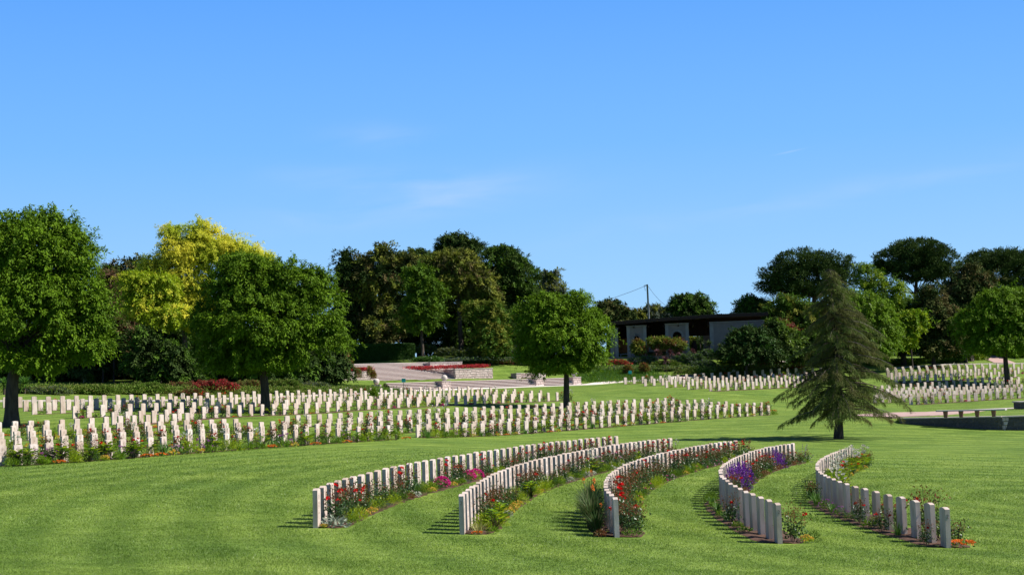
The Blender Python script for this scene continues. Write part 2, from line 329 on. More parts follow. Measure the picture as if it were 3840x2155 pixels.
K[:N, N] = 1; K[:N, N+1:] = A0; K[N, :N] = 1; K[N+1:, :N] = A0.T
sol = np.linalg.solve(K, np.concatenate([S[:, 2], np.zeros(3)]))
def tps(X, Y):
    X = np.asarray(X, float); Y = np.asarray(Y, float); sh = X.shape; q = np.stack([X.ravel(), Y.ravel()], 1)/sc
    out = np.empty(len(q))
    for i in range(0, len(q), 4000):
        b = q[i:i+4000]; d = ((b[:, None]-A0[None])**2).sum(-1)
        out[i:i+4000] = U(d) @ sol[:N]+sol[N]+b @ sol[N+1:]
    return out.reshape(sh)
# stairs frame (the terrace steps run parallel to this direction)
ST = np.array([.88, .475]); ST /= np.linalg.norm(ST); SD = np.array([-ST[1], ST[0]])
lf0 = P(1720, 1457, 176.3)[:2]          # a point on the front line of the lower flight
ms0 = P(1708, 1421.7, 184.5)[:2]        # front right corner of the main flight
LFZ, LFN, LFR, LFD = 3.34, 5, .17, .42
MSZ, MSN, MSR, MSD = 4.35, 15, .155, .45
def raw(X, Y):
    Xc = np.clip(X, -52, 78); Yc = np.clip(Y, 22, 232)
    Z = tps(Xc, Yc)
    far = np.maximum(Y-232, 0); Z = Z-.03*far*np.minimum(far/60, 1)
    side = np.maximum(np.abs(X-Xc)-10, 0); Z = Z-.01*side
    a = (X-lf0[0])*ST[0]+(Y-lf0[1])*ST[1]; b = (X-lf0[0])*SD[0]+(Y-lf0[1])*SD[1]
    m = (a > -8.2) & (a < 17) & (b > -.5) & (b < 3.6)
    Z = np.where(m, np.minimum(Z, LFZ-.1+np.clip(b, 0, 9)*LFR/LFD*.55), Z)
    m2 = (a > -10) & (a < 17) & (b >= 2.0) & (b < 6)
    Z = np.where(m2 & (b >= 3.6), np.clip(Z, 4.15, 4.3), Z)
    a = (X-ms0[0])*ST[0]+(Y-ms0[1])*ST[1]; b = (X-ms0[0])*SD[0]+(Y-ms0[1])*SD[1]
    m = (a > -11.) & (a < 1.0) & (b > -.4) & (b < 8)
    Z = np.where(m, np.minimum(Z, MSZ-.35+np.clip(b, 0, 9)*MSR/MSD*.9), Z)
    return Z
gx = np.concatenate([np.linspace(-1500, -110, 12), np.linspace(-100, -46, 19), np.arange(-45, 76, 1.0), np.linspace(77, 120, 16), np.linspace(130, 1500, 12)])
gy = np.concatenate([np.linspace(-200, 15, 12), np.arange(18, 236, 1.0), np.linspace(238, 300, 14), np.linspace(320, 2500, 14)])
GX, GY = np.meshgrid(gx, gy); GZ = raw(GX, GY)
def gz(X, Y):
    """height of the modelled ground (bilinear on the ground grid)"""
    i = int(np.clip(np.searchsorted(gx, X)-1, 0, len(gx)-2)); j = int(np.clip(np.searchsorted(gy, Y)-1, 0, len(gy)-2))
    u = (X-gx[i])/(gx[i+1]-gx[i]); v = (Y-gy[j])/(gy[j+1]-gy[j])
    return (GZ[j, i]*(1-u)+GZ[j, i+1]*u)*(1-v)+(GZ[j+1, i]*(1-u)+GZ[j+1, i+1]*u)*v
def gzv(X, Y):
    i = np.clip(np.searchsorted(gx, X)-1, 0, len(gx)-2); j = np.clip(np.searchsorted(gy, Y)-1, 0, len(gy)-2)
    u = (X-gx[i])/(gx[i+1]-gx[i]); v = (Y-gy[j])/(gy[j+1]-gy[j])
    return (GZ[j, i]*(1-u)+GZ[j, i+1]*u)*(1-v)+(GZ[j+1, i]*(1-u)+GZ[j+1, i+1]*u)*v
def G(x, Y, y=1450):
    """ground point seen at photo column x at distance Y"""
    p = P(x, y, Y)
    for _ in range(3):
        z = gz(p[0], Y); yy = y+(p[2]-z)*F/Y; p = P(x, yy, Y); y = yy
    return np.array([p[0], Y, gz(p[0], Y)])
def lawn_mat():
    m, nt, n, l = new_mat('lawn')
    g = n.new('ShaderNodeNewGeometry')
    def noise(scale, detail, st=(1, 1, 1), rot=0):
        mp = n.new('ShaderNodeMapping'); mp.inputs['Scale'].default_value = st; mp.inputs['Rotation'].default_value = (0, 0, rot); l.new(g.outputs['Position'], mp.inputs[0])
        t = n.new('ShaderNodeTexNoise'); t.inputs['Scale'].default_value = scale; t.inputs['Detail'].default_value = detail; l.new(mp.outputs[0], t.inputs['Vector']); return t.outputs[0]
    a = ramp(n, [(.30, (.094, .16, .019)), (.5, (.123, .198, .026)), (.72, (.155, .23, .038))]); l.new(noise(.35, 6, (1, 1.1, 1)), a.inputs[0])
    b = ramp(n, [(.3, (.62, .66, .58)), (.55, (1, 1, 1)), (.75, (1.25, 1.18, 1.3))]); l.new(noise(9, 8, (1, 1, 1)), b.inputs[0])
    mx = n.new('ShaderNodeMixRGB'); mx.blend_type = 'MULTIPLY'; mx.inputs[0].default_value = .9; l.new(a.outputs[0], mx.inputs[1]); l.new(b.outputs[0], mx.inputs[2])
    m3o = lawn_tint(n, l, mx.outputs[0])
    s = n.new('ShaderNodeBsdfPrincipled'); s.inputs['Roughness'].default_value = .9; s.inputs['Specular IOR Level'].default_value = .15; l.new(m3o, s.inputs['Base Color'])
    bp = n.new('ShaderNodeBump'); bp.inputs['Strength'].default_value = .9; bp.inputs['Distance'].default_value = .05; l.new(noise(22, 6), bp.inputs['Height']); l.new(bp.outputs[0], s.inputs['Normal'])
    o = n.new('ShaderNodeOutputMaterial'); l.new(s.outputs[0], o.inputs[0]); return m
M['lawn'] = lawn_mat()
ny, nx = GX.shape; idx = np.arange(ny*nx).reshape(ny, nx)
quads = np.stack([idx[:-1, :-1].ravel(), idx[:-1, 1:].ravel(), idx[1:, 1:].ravel(), idx[1:, :-1].ravel()], 1)
ground = link('lawn', mk_mesh('lawn', np.stack([GX.ravel(), GY.ravel(), GZ.ravel()], 1), [quads], M['lawn'], smooth=True))
tag(ground, 'mown green lawn rolling up between the grave plots', kind='structure')

# ------------------------------------------------------------------ headstones
def stone_geo(detail):
    mb = MB(); w, t = .19, .05
    xs = np.linspace(-w, w, 7 if detail else 5); top = SH-.035*(xs/w)**2
    if detail:
        prof = [(-w, -.15), (w, -.15)]+[(x, z) for x, z in zip(xs[::-1], top[::-1])]
    else: prof = [(-w, -.15), (w, -.15)]+[(x, z) for x, z in zip(xs[::-1], top[::-1])]
    # local: width along x, thickness along y, front face at -y
    mb.prism([(x, t, z) for x, z in prof], (0, -2*t, 0), M['stone'])
    if detail:
        y = -t-.0015; e = M['engrave']
        an = np.linspace(0, 2*np.pi, 18, endpoint=False)
        v = np.concatenate([[(.062*math.cos(a), y, .64+.078*math.sin(a)) for a in an], [(.050*math.cos(a), y, .64+.066*math.sin(a)) for a in an]])
        mb.add(v, [[i, (i+1) % 18, 18+(i+1) % 18, 18+i] for i in range(18)], e)
        v = [(.028*math.cos(a)*(1+.4*math.cos(3*a)), y, .635+.045*math.sin(a)) for a in an]; mb.add(v, [np.array([list(range(18))])], e)
        for k, (hw, z) in enumerate([(.10, .525), (.13, .495), (.11, .465), (.12, .435), (.06, .405)]):
            x0 = -hw
            while x0 < hw:
                x1 = min(hw, x0+.02+.03*((k*7+int(x0*997)) % 3)/2)
                mb.add([(x0, y, z-.007), (x1, y, z-.007), (x1, y, z+.007), (x0, y, z+.007)], [[0, 1, 2, 3]], e); x0 = x1+.011
        for a, b, c, d in [(-.012, .012, .17, .37), (-.07, -.0125, .285, .31), (.0125, .07, .285, .31)]:
            mb.add([(a, y, c), (b, y, c), (b, y, d), (a, y, d)], [[0, 1, 2, 3]], e)
    return mb
sg_hi = stone_geo(True); me_hi = sg_hi.mesh('headstone'); sg_lo = stone_geo(False)
ONES = ['zeroth','first','second','third','fourth','fifth','sixth','seventh','eighth','ninth','tenth','eleventh','twelfth','thirteenth','fourteenth','fifteenth','sixteenth','seventeenth','eighteenth','nineteenth']
TENS = {20:('twentieth','twenty'),30:('thirtieth','thirty'),40:('fortieth','forty'),50:('fiftieth','fifty'),60:('sixtieth','sixty'),70:('seventieth','seventy'),80:('eightieth','eighty'),90:('ninetieth','ninety')}
def ordw(i):
    if i < 20: return ONES[i]
    a, b = divmod(i, 10); a *= 10
    return TENS[a][0] if b == 0 else TENS[a][1]+'-'+ONES[b]
stones = []
for r in rows:
    p = r['pts']; T = np.zeros_like(p)
    for a, b in r['segs']: T[a:b] = np.gradient(p[a:b], axis=0)
    T /= np.linalg.norm(T, axis=1)[:, None]; r['T'] = T; r['Nn'] = np.stack([T[:, 1], -T[:, 0]], 1)
    for i in range(len(p)): stones.append((p[i, 1], r, i))
order = sorted(range(len(stones)), key=lambda k: stones[k][0]); indiv = set(order[:300])
bulk_v = []; bulk_f = {}; nb = 0
base_v = np.concatenate(sg_lo.v)
for k, (Y, r, i) in enumerate(stones):
    X, Y = r['pts'][i]; nrm = r['Nn'][i]; rz = math.atan2(nrm[1], nrm[0])+math.pi/2
    z = gz(X, Y)+rng.normal(0, .008)
    if k in indiv:
        o = link('headstone', me_hi); o.location = (X, Y, z); o.rotation_euler = (rng.normal(0, .006), rng.normal(0, .006), rz+rng.normal(0, .015))
        tag(o, f"pale headstone, {ordw(i+1)} {r['where']} {r['name']}", 'headstone', 'white headstones set in rows on the lawn')
        if r['front'] >= 0 and i == 0: r['end'] = o
    else:
        a = rz+rng.normal(0, .02); c, s = math.cos(a), math.sin(a)
        v = base_v @ np.array([[c, s, 0], [-s, c, 0], [0, 0, 1]])+np.array([X, Y, z]); bulk_v.append(v)
        for key, fl in sg_lo.f.items():
            for f in fl: bulk_f.setdefault(key[0], []).append(f+nb)
        nb += len(v)
bk = link('headstones', mk_mesh('headstones', np.concatenate(bulk_v), [np.concatenate(bulk_f[k]) for k in sorted(bulk_f)], M['stone']))
tag(bk, 'remaining rows of small cream headstones further up the lawn', 'headstones', kind='stuff')
# carved row numbers on the near end stones
M['carved'] = plain('carved_number', (.25, .22, .2), .9)
for k, txt in ((1, '2'), (3, '2'), (4, '2')):
    cu = bpy.data.curves.new('row_number', 'FONT'); cu.body = txt; cu.size = .11; cu.extrude = .002; cu.align_x = 'CENTER'
    to = bpy.data.objects.new('tmp', cu); C.objects.link(to); bpy.context.view_layer.update()
    me = bpy.data.meshes.new_from_object(to.evaluated_get(bpy.context.evaluated_depsgraph_get())); bpy.data.objects.remove(to)
    me.materials.clear(); me.materials.append(M['carved'])
    o = link('row_number', me, rows[k]['end']); o.rotation_euler = (R(90), 0, R(-90)); o.location = (-.1925, 0, .6)
    tag(o, 'dark carved numeral on the end face')

# flower beds: soil strips along the rows
def bed(r, a, b, lo, hi, lab):
    p = r['pts'][a:b]; T = r['T'][a:b]; n = r['Nn'][a:b]
    p = np.vstack([p[:1]-T[:1]*.12, p, p[-1:]+T[-1:]*.3]); n = np.vstack([n[:1], n, n[-1:]])
    t = np.arange(len(p)); tt = np.linspace(0, len(p)-1, (len(p)-1)*4+1)
    px = np.stack([np.interp(tt, t, p[:, i]) for i in (0, 1)], 1); nn = np.stack([np.interp(tt, t, n[:, i]) for i in (0, 1)], 1)
    cols = [lo, lo*.66+hi*.34, lo*.34+hi*.66, hi]; V = []
    for c, off in enumerate(cols):
        j = rng.normal(0, .035, len(tt)) if c in (0, 3) else 0
        tp = np.clip(.45+tt*.3, 0, 1)*np.clip(.5+(len(p)-1-tt)*.3, 0, 1); q = px+nn*(off*tp+j*tp)[:, None]
        z = gzv(q[:, 0], q[:, 1])+(.004 if c in (0, 3) else .018)+np.abs(rng.normal(0, .006, len(tt)))*(c in (1, 2)); V.append(np.column_stack([q, z]))
    m = len(tt); F_ = []
    for c in range(3):
        for i in range(m-1): F_.append([c*m+i, c*m+i+1, (c+1)*m+i+1, (c+1)*m+i])
    o = link('flower_bed', mk_mesh('flower_bed', np.concatenate(V), [np.array(F_)], M['soil'], smooth=True)); tag(o, lab, kind='structure')
for r in rows:
    k = r['front']
    if k >= 0:
        bed(r, 0, len(r['pts']), -.1, .66, 'brown soil bed along the '+r['name'])
        if k >= 2: bed(r, 0, [0, 0, 7, 13, 14][k], -.48, -.1, 'brown soil bed on the left of the '+r['name'])
    else:
        for q, (a, b) in enumerate(r['segs']): bed(r, a, b, -.08, .3 if r['name'][:3] != 'nea' else .6, f"{['left','right'][q]} stretch of soil bed along the {r['name']}")
# ------------------------------------------------------------------ leaves
def leafq(pos, axis, up, ln, wd):
    """one folded four-cornered leaf each: base, side, tip, side"""
    axis = axis/(np.linalg.norm(axis, axis=1)[:, None]+1e-9)
    side = np.cross(axis, up); side /= np.linalg.norm(side, axis=1)[:, None]+1e-9
    nn = np.cross(side, axis); ln = np.broadcast_to(ln, len(pos))[:, None]; wd = np.broadcast_to(wd, len(pos))[:, None]
    mid = pos+axis*ln*.45
    v = np.stack([pos, mid+side*wd*.5+nn*wd*.12, pos+axis*ln-nn*ln*.08, mid-side*wd*.5+nn*wd*.12], 1).reshape(-1, 3)
    f = np.arange(len(v)).reshape(-1, 4); return v, f
def unit(n, zmin=-1.):
    u = rng.normal(size=(n, 3)); u /= np.linalg.norm(u, axis=1)[:, None]
    if zmin > -1: u[:, 2] = np.where(u[:, 2] < zmin, -u[:, 2], u[:, 2])
    return u
def add_leaves(mb, pos, axis, up, ln, wd, mat):
    v, f = leafq(pos, axis, up, ln, wd); mb.add(v, f, mat)
def mound(mb, c, r, n, ln, wd, mat, droop=0., zmin=-.1, shell=.35, upb=.4):
    """leaves over and inside an ellipsoid"""
    c = np.array(c, float); r = np.array(r, float); u = unit(n, zmin); k = rng.random(n)**shell
    pos = c+u*r*k[:, None]; ax = u*.8+rng.normal(size=(n, 3))*.55+np.array([0, 0, -droop+.1]); up = u+rng.normal(size=(n, 3))*.35+np.array([0, 0, upb])
    add_leaves(mb, pos, ax, up, ln*(.7+.6*rng.random(n)), wd*(.8+.4*rng.random(n)), mat)
def blades(mb, c, n, h, spread, w, mat, base=.05, lean=.5, seg=3):
    """arching strap leaves growing from one point"""
    V = []; Fq = []; k = 0
    for i in range(n):
        a = rng.random()*6.283; t = rng.random()**.7*lean; hh = h*(.65+.45*rng.random()); d = np.array([math.cos(a), math.sin(a), 0]); s = np.array([-d[1], d[0], 0])
        b = np.array(c)+d*base*rng.random()
        for q in range(seg+1):
            z = q/seg; p = b+d*spread*t*(z**1.8)*1.6+np.array([0, 0, hh*(z-(t*.45)*z**2.4)]); ww = w*(1-z**2)*.5+w*.04
            V += [p-s*ww, p+s*ww]
            if q: Fq.append([k-2, k-1, k+1, k])
            k += 2
    mb.add(np.array(V), [np.array(Fq)], mat)
def flower(mb, c, r, mat, n=9):
    u = unit(n, -.2); mb_pos = np.array(c)+u*r*.25; add_leaves(mb, mb_pos, u+np.array([0, 0, .2]), unit(n), r*1.15, r*1.1, mat)
def stems(mb, pts, mat, r=.006):
    for a, b in pts: mb.tube([a, (np.array(a)+np.array(b))/2+rng.normal(0, .015, 3), b], [r, r*.8, r*.6], mat, 3)

def p_rose(lod, fl='rose_red', new=True, h=.8, nfl=3):
    A, B, S_ = MB(), MB(), MB(); n = [420, 150][lod]
    tips = [np.array([rng.normal(0, .13), rng.normal(0, .13), h*(.65+.35*rng.random())]) for _ in range(7)]
    stems(S_, [((t[0]*.2, t[1]*.2, -.05), t) for t in tips], M['stem'])
    for t in tips:
        m = n//7; k = rng.random(m)[:, None]; pos = np.array([t[0]*.3, t[1]*.3, .12])*(1-k)+t*k+rng.normal(size=(m, 3))*np.array([.10, .10, .05])
        red = new and rng.random() < .85
        hi = (k[:, 0] > .62) & red
        ax = rng.normal(size=(m, 3))+np.array([0, 0, -.2]); up = rng.normal(size=(m, 3))*.5+np.array([0, 0, 1.])
        L = [.07, .11][lod]
        if (~hi).any(): add_leaves(A, pos[~hi], ax[~hi], up[~hi], L, L*.62, M['rose_leaf'])
        if hi.any(): add_leaves(A, pos[hi], ax[hi]+np.array([0, 0, .8]), up[hi], L*.8, L*.38, M['rose_new'])
    for i in range(nfl):
        t = tips[i % 7]; flower(B, t*np.array([1.1, 1.1, 1])+rng.normal(0, .05, 3)-np.array([0, 0, .1*rng.random()]), .055 if lod == 0 else .062, M[fl])
    return [('stems', S_), ('foliage', A), ('blooms', B)]
def p_mound(lod, mat='mid', r=(.24, .24, .26), n=240, ln=.07, wd=.03, fl=None, nfl=30, fr=.03):
    A, B = MB(), MB(); n = n if lod == 0 else n//3; k = 1 if lod == 0 else 1.6
    mound(A, (0, 0, .03), r, n, ln*k, wd*k, M[mat], zmin=0)
    out = [('foliage', A)]
    if fl:
        u = unit(nfl if lod == 0 else nfl//2, .1)
        for q in u: flower(B, np.array([0, 0, .05])+q*np.array(r)*1.02, fr*(1 if lod == 0 else 1.4), M[fl], 5)
        out.append(('blooms', B))
    return out
def p_strap(lod, mat='strap', n=70, h=.5, sp=.35, w=.02, fl=None):
    A, B = MB(), MB(); blades(A, (0, 0, -.02), n if lod == 0 else n//2, h, sp, w if lod == 0 else w*1.6, M[mat], base=.1, seg=3 if lod == 0 else 2)
    out = [('foliage', A)]
    if fl:
        for i in range(1):
            a = rng.random()*6.28; d = np.array([math.cos(a)*.15, math.sin(a)*.15, 0]); t = d+np.array([0, 0, h*(1.0+.15*rng.random())])
            B.tube([d*.3, t], [.006, .005], M['stem'], 3)
            mound(B, t+np.array([0, 0, .02]), (.018, .018, .05), 26, .04, .02, M[fl], zmin=-1)
        out.append(('blooms', B))
    return out
def p_salvia(lod):
    A, B = MB(), MB(); mound(A, (0, 0, .02), (.22, .22, .2), 140, .06, .03, M['mid'], zmin=0)
    for i in range(46 if lod == 0 else 20):
        u = unit(1, .35)[0]; b = u*np.array([.14, .14, .1]); t = u*np.array([.33, .33, .52])+np.array([0, 0, .06])
        m = 12 if lod == 0 else 6; k = np.linspace(.35, 1, m)[:, None]; pos = b*(1-k)+t*k
        add_leaves(B, pos, rng.normal(size=(m, 3))*.6+u, rng.normal(size=(m, 3)), .05, .03, M['purpp'])
    return [('foliage', A), ('flower_spikes', B)]
def p_calla(lod, fl=True):
    A, B = MB(), MB(); n = 34 if lod == 0 else 18
    for i in range(n):
        a = rng.random()*6.28; t = rng.random(); d = np.array([math.cos(a), math.sin(a), 0]); p = d*.22*t+np.array([0, 0, .18+.36*(1-t*.6)*rng.random()])
        A.tube([d*.04, p], [.006, .005], M['stem'], 3)
        add_leaves(A, p[None], (d+np.array([0, 0, .35]))[None], np.array([[0, 0, 1.]])+d*.2, .26, .15, M[['cel2', 'mid', 'ygreen'][i % 3]])
    for i in range(8 if fl else 0):
        a = rng.random()*6.28; d = np.array([math.cos(a), math.sin(a), 0]); t = d*.24*rng.random()+np.array([0, 0, .5+.34*rng.random()]); B.tube([d*.04, t], [.006, .005], M['stem'], 3)
        an = np.linspace(0, 6.283, 7)[:-1]; v = [t]+[t+np.array([.048*math.cos(q), .048*math.sin(q), .08+.025*math.cos(q-a)]) for q in an]
        B.add(v, [np.array([[0, 1+j, 1+(j+1) % 6] for j in range(6)])], M['white'])
    return [('foliage', A)]+([('blooms', B)] if fl else [])
KINDS = {
 'rose': ('rose_bush', 'rose bush', 'red rose bush', [lambda l: p_rose(l), lambda l: p_rose(l, h=.7, nfl=2), lambda l: p_rose(l, h=.86, nfl=2)]),
 'rosebud': ('rose_bush', 'rose bush', 'russet tipped rose bush', [lambda l: p_rose(l, h=.82, nfl=1), lambda l: p_rose(l, h=.74, nfl=0)]),
 'wrose': ('rose_bush', 'rose bush', 'pale pink rose bush', [lambda l: p_rose(l, 'palepk', False, .6, 5)]),
 'mag': ('cushion_plant', 'flowering plant', 'magenta flowering cushion plant', [lambda l: p_mound(l, 'mid', (.2, .2, .2), 120, .05, .02, 'pinkp', 130, .028)]),
 'pinkdot': ('flowering_perennial', 'flowering plant', 'pink dotted low perennial', [lambda l: p_mound(l, 'rose_leaf', (.2, .2, .2), 180, .05, .025, 'pinkp', 9, .03)]),
 'mauve': ('daisy_bush', 'flowering plant', 'mauve daisy bush', [lambda l: p_mound(l, 'mid', (.36, .36, .42), 420, .07, .02, 'mauve', 34, .035)]),
 'pale': ('flowering_perennial', 'flowering plant', 'pale pink flowering perennial', [lambda l: p_mound(l, 'rose_leaf', (.22, .22, .22), 200, .06, .03, 'palepk', 10, .04)]),
 'green': ('green_perennial', 'plant', 'bushy green perennial', [lambda l: p_mound(l, 'mid', (.25, .25, .28), 300, .10, .014), lambda l: p_mound(l, 'cel2', (.24, .24, .22), 280, .09, .018)]),
 'fern': ('feathery_perennial', 'plant', 'feathery bright green perennial', [lambda l: p_mound(l, 'ygreen', (.27, .27, .34), 420, .12, .012)]),
 'lime': ('leafy_perennial', 'plant', 'yellow green broad leaved perennial', [lambda l: p_calla(l, False)]),
 'calla': ('calla_lily', 'lily plant', 'white calla lily clump', [lambda l: p_calla(l), lambda l: p_calla(l)]),
 'strap': ('iris_clump', 'plant', 'strap leaved green clump', [lambda l: p_strap(l), lambda l: p_strap(l, h=.42, n=55)]),
 'poker': ('torch_lily', 'plant', 'tall torch lily clump with orange spikes', [lambda l: p_strap(l, 'strapd', 190, .8, .6, .03, 'orange')]),
 'salvia': ('salvia', 'flowering plant', 'deep purple salvia', [p_salvia]),
 'silver': ('lambs_ear', 'plant', 'silver leaved edging plant', [lambda l: p_mound(l, 'silver', (.26, .26, .14), 90, .12, .045)]),
 'yel': ('edging_plant', 'flowering plant', 'yellow flowering edging plant', [lambda l: p_mound(l, 'ygreen', (.17, .17, .12), 90, .05, .03, 'yelp', 26, .035)]),
 'varie': ('variegated_grass', 'plant', 'cream striped grassy tuft', [lambda l: p_strap(l, 'varie', 60, .26, .25, .014)]),
 'orange': ('edging_plant', 'flowering plant', 'orange flowering ground mat', [lambda l: p_mound(l, 'mid', (.22, .22, .05), 40, .05, .03, 'orange', 46, .03)]),
 'white': ('edging_plant', 'flowering plant', 'white flowering edging plant', [lambda l: p_mound(l, 'silver', (.2, .2, .13), 110, .06, .03, 'white', 14, .035)]),
 'russet': ('russet_perennial', 'plant', 'russet leaved low perennial', [lambda l: p_mound(l, 'rose_new', (.22, .22, .2), 200, .07, .03)]),
 'low': ('edging_plant', 'plant', 'grey green edging plant', [lambda l: p_mound(l, 'grey', (.2, .2, .12), 160, .05, .02), lambda l: p_mound(l, 'mid', (.2, .2, .1), 150, .05, .025)]),
}
protos = {}
def proto(kind, var, lod):
    k = (kind, var, lod)
    if k not in protos:
        parts = [(n, mb) for n, mb in KINDS[kind][3][var](lod) if mb.n]
        if lod:
            mb = MB()
            for _, q in parts:
                off = mb.n; mb.v += q.v; mb.n += q.n
                for (kk, i), fl in q.f.items(): mb.f.setdefault((kk, mb.slot(q.mats[i])), []).extend([f+off for f in fl])
            protos[k] = mb.mesh(KINDS[kind][0])
        else: protos[k] = [(n, mb.mesh(n)) for n, mb in parts]
    return protos[k]
reqs = []   # (Y, kind, var, X, scale, label)
used = set()
def want(kind, r, i, off, along=.45, s=1., side='beside'):
    i = min(i, len(r['pts'])-1); p = r['pts'][i]+r['T'][i]*along+r['Nn'][i]*off
    X, Y = p; lab = f"{KINDS[kind][2]} {side} the {ordw(i+1)} headstone, {r['short']}"
    if lab in used: return
    used.add(lab); reqs.append((Y, kind, int(rng.integers(len(KINDS[kind][3]))), X, s, lab, r, i))
def pick(*a): return a[int(rng.integers(len(a)))]
for r in rows:
    n = len(r['pts']); k = r['front']
    if k == 0:
        want('silver', r, 0, .38, .15, 1.1, 'at the foot of'); want('rose', r, 0, .3, .55, .95); want('yel', r, 0, .16, -.12, .5)
        spec = {1: 'rose', 14: 'mag', 18: 'mag', 19: 'mag', 24: 'pinkdot'}
        for i in range(1, n):
            want(spec.get(i, pick('rose', 'rosebud', 'rosebud', 'strap', 'fern', 'green', 'rose')), r, i, .3+.1*rng.random(), .4, (1.25 if i in (14, 18, 19) else .9+.15*rng.random()))
            want(pick('green', 'fern', 'rosebud'), r, i, .42, .75, .7, 'right of')
            if i not in (14, 18, 19): want(pick('yel', 'pinkdot', 'low', 'yel', 'green', 'fern', 'white', 'russet'), r, i, .6, .05, .75, 'in front of')
    elif k == 1:
        want('varie', r, 0, .32, .1, 1.1, 'at the foot of'); want('orange', r, 0, .3, -.1, .5, 'before'); want('green', r, 0, .6, .2, .6)
        for i in range(1, n):
            if rng.random() < .8: want(pick('rose', 'rosebud', 'rosebud', 'rosebud', 'green', 'fern', 'strap') if i < 22 else pick('rosebud', 'rose', 'wrose', 'calla', 'green'), r, i, .3, .4, .85+.15*rng.random())
            want(pick('green', 'fern', 'rosebud'), r, i, .42, .75, .7, 'right of')
            want(pick('green', 'fern', 'low', 'yel', 'white', 'lime') if i < 18 else pick('white', 'low', 'white', 'green'), r, i, .6, .05, .8, 'in front of')
    elif k == 2:
        for i in range(0, 7): want('poker', r, i, -.38, .3, (.9+.1*rng.random())*(.75 if i == 0 else 1), 'left of')
        want('russet', r, 0, -.35, -.2, .6, 'at the foot of')
        want('low', r, 0, .35, .1, 1.1, 'at the foot of')
        for i in range(0, n):
            want(pick('rose', 'rosebud', 'rose', 'rosebud') if rng.random() < .75 else pick('green', 'strap'), r, i, .34, .45, 1.0+.12*rng.random())
            want(pick('green', 'fern', 'rosebud'), r, i, .5, .8, .75, 'right of')
            if i > 2: want(pick('green', 'pale', 'low', 'fern', 'yel', 'strap', 'pinkdot'), r, i, .62, .05, .8, 'in front of')
    elif k == 3:
        for i in range(0, 14):
            if i > 1: want(pick('green', 'strap', 'low', 'green', 'rosebud'), r, i, -.3, .3, .55+.35*rng.random(), 'left of')
        want('rosebud', r, 0, .35, .2, 1.0); want('yel', r, 0, .6, .1, .8, 'in front of'); want('green', r, 0, .75, .3, .7, 'far right of')
        for i in range(1, n):
            if i in (16, 17, 18, 19, 20, 32, 33, 40): want('salvia', r, i, .35, .4, 1.3)
            elif 14 <= i: want(pick('rosebud', 'rosebud', 'rose', 'russet', 'rosebud', 'rose'), r, i, .34, .4, .8+.15*rng.random())
            elif rng.random() < .3: want('rosebud', r, i, .3, .4, .7)
            if i > 12: want(pick('russet', 'low', 'green', 'green', 'rosebud', 'russet'), r, i, .6, .05, .75, 'in front of')
    elif k == 4:
        for i in range(0, 15):
            if i != 1: want(pick('green', 'rosebud', 'strap', 'green', 'rose', 'mauve'), r, i, -.3, .35, .55+.4*rng.random(), 'left of')
        want('orange', r, 0, .3, -.05, 1.2, 'at the foot of')
        for i in range(0, n):
            if i in (2,): want('rosebud', r, i, .35, .3, 1.35)
            elif i < 14:
                if rng.random() < .6 or i == 0: want(pick('rose', 'rosebud'), r, i, .34, .4, .8)
            else:
                want(pick('calla', 'calla', 'lime', 'calla'), r, i, .38+.2*rng.random(), .4, .95+.15*rng.random()); want(pick('yel', 'lime', 'fern', 'rose', 'lime'), r, i, .66, .05, .85, 'in front of')
    else:
        near = r['name'].startswith('nearest'); dist = r['pts'][:, 1].mean()
        for q, (a, b) in enumerate(r['segs']):
            for i in range(a, b):
                if near and dist < 110:
                    want(pick('green', 'strap', 'lime', 'lime', 'rose', 'rosebud', 'mauve', 'calla', 'fern') if i > 2 or q else pick('mauve', 'green', 'lime'), r, i, .36, .5, 1.05+.3*rng.random())
                    want(pick('green', 'green', 'pale', 'lime', 'strap', 'green', 'lime', 'fern'), r, i, .7, .0, 1.3, 'in front of')
                    want(pick('green', 'orange', 'fern', 'lime', 'yel', 'green'), r, i, .9, .5, 1.2, 'well before')
                    if i % 2 == 0: want(pick('rosebud', 'rose', 'calla'), r, i, .1, .46, 1.05, 'just behind')
                elif r['plot'] == 'middle plot':
                    want(pick('rosebud', 'rose', 'rosebud', 'green', 'calla', 'strap', 'lime', 'green', 'fern', 'yel'), r, i, .26, .5, .95+.35*rng.random())
                    if rng.random() < .55: want(pick('green', 'low', 'rosebud', 'orange', 'lime', 'yel'), r, i, .5, .1, .9, 'in front of')
                else:
                    u = rng.random()
                    if u < .8: want(pick('green', 'rosebud', 'rose', 'lime', 'green', 'strap', 'calla', 'fern'), r, i, .24, .5, .85+.35*rng.random())
                    if rng.random() < .35: want(pick('mag', 'orange', 'pinkdot', 'yel', 'low', 'low'), r, i, .4, .2, .75, 'in front of')
reqs.sort(key=lambda q: q[0])
cnt = {}; leftover = {}
for Y, kind, var, X, s, lab, r, i in reqs:
    name, cat, desc, _ = KINDS[kind]; cnt[cat] = cnt.get(cat, 0)+1
    if cnt[cat] > 295 or Y > 150: leftover.setdefault(cat, []).append((Y, kind, var, X, s)); continue
    z = gz(X, Y)+.01; rz = rng.random()*6.28; lod = 0 if Y < 66 else 1
    if lod: o = link(name, proto(kind, var, 1)); o.location = (X, Y, z); o.rotation_euler = (0, 0, rz)
    else:
        o = empty(name, (X, Y, z), rz)
        for pn, me in proto(kind, var, 0): link(pn, me, o)
    o.scale = (s, s, s*(.92+.16*rng.random())); tag(o, lab, cat, {'rose bush': 'rose bushes planted between the headstones'}.get(cat, 'flowering and leafy plants along the headstone rows'))
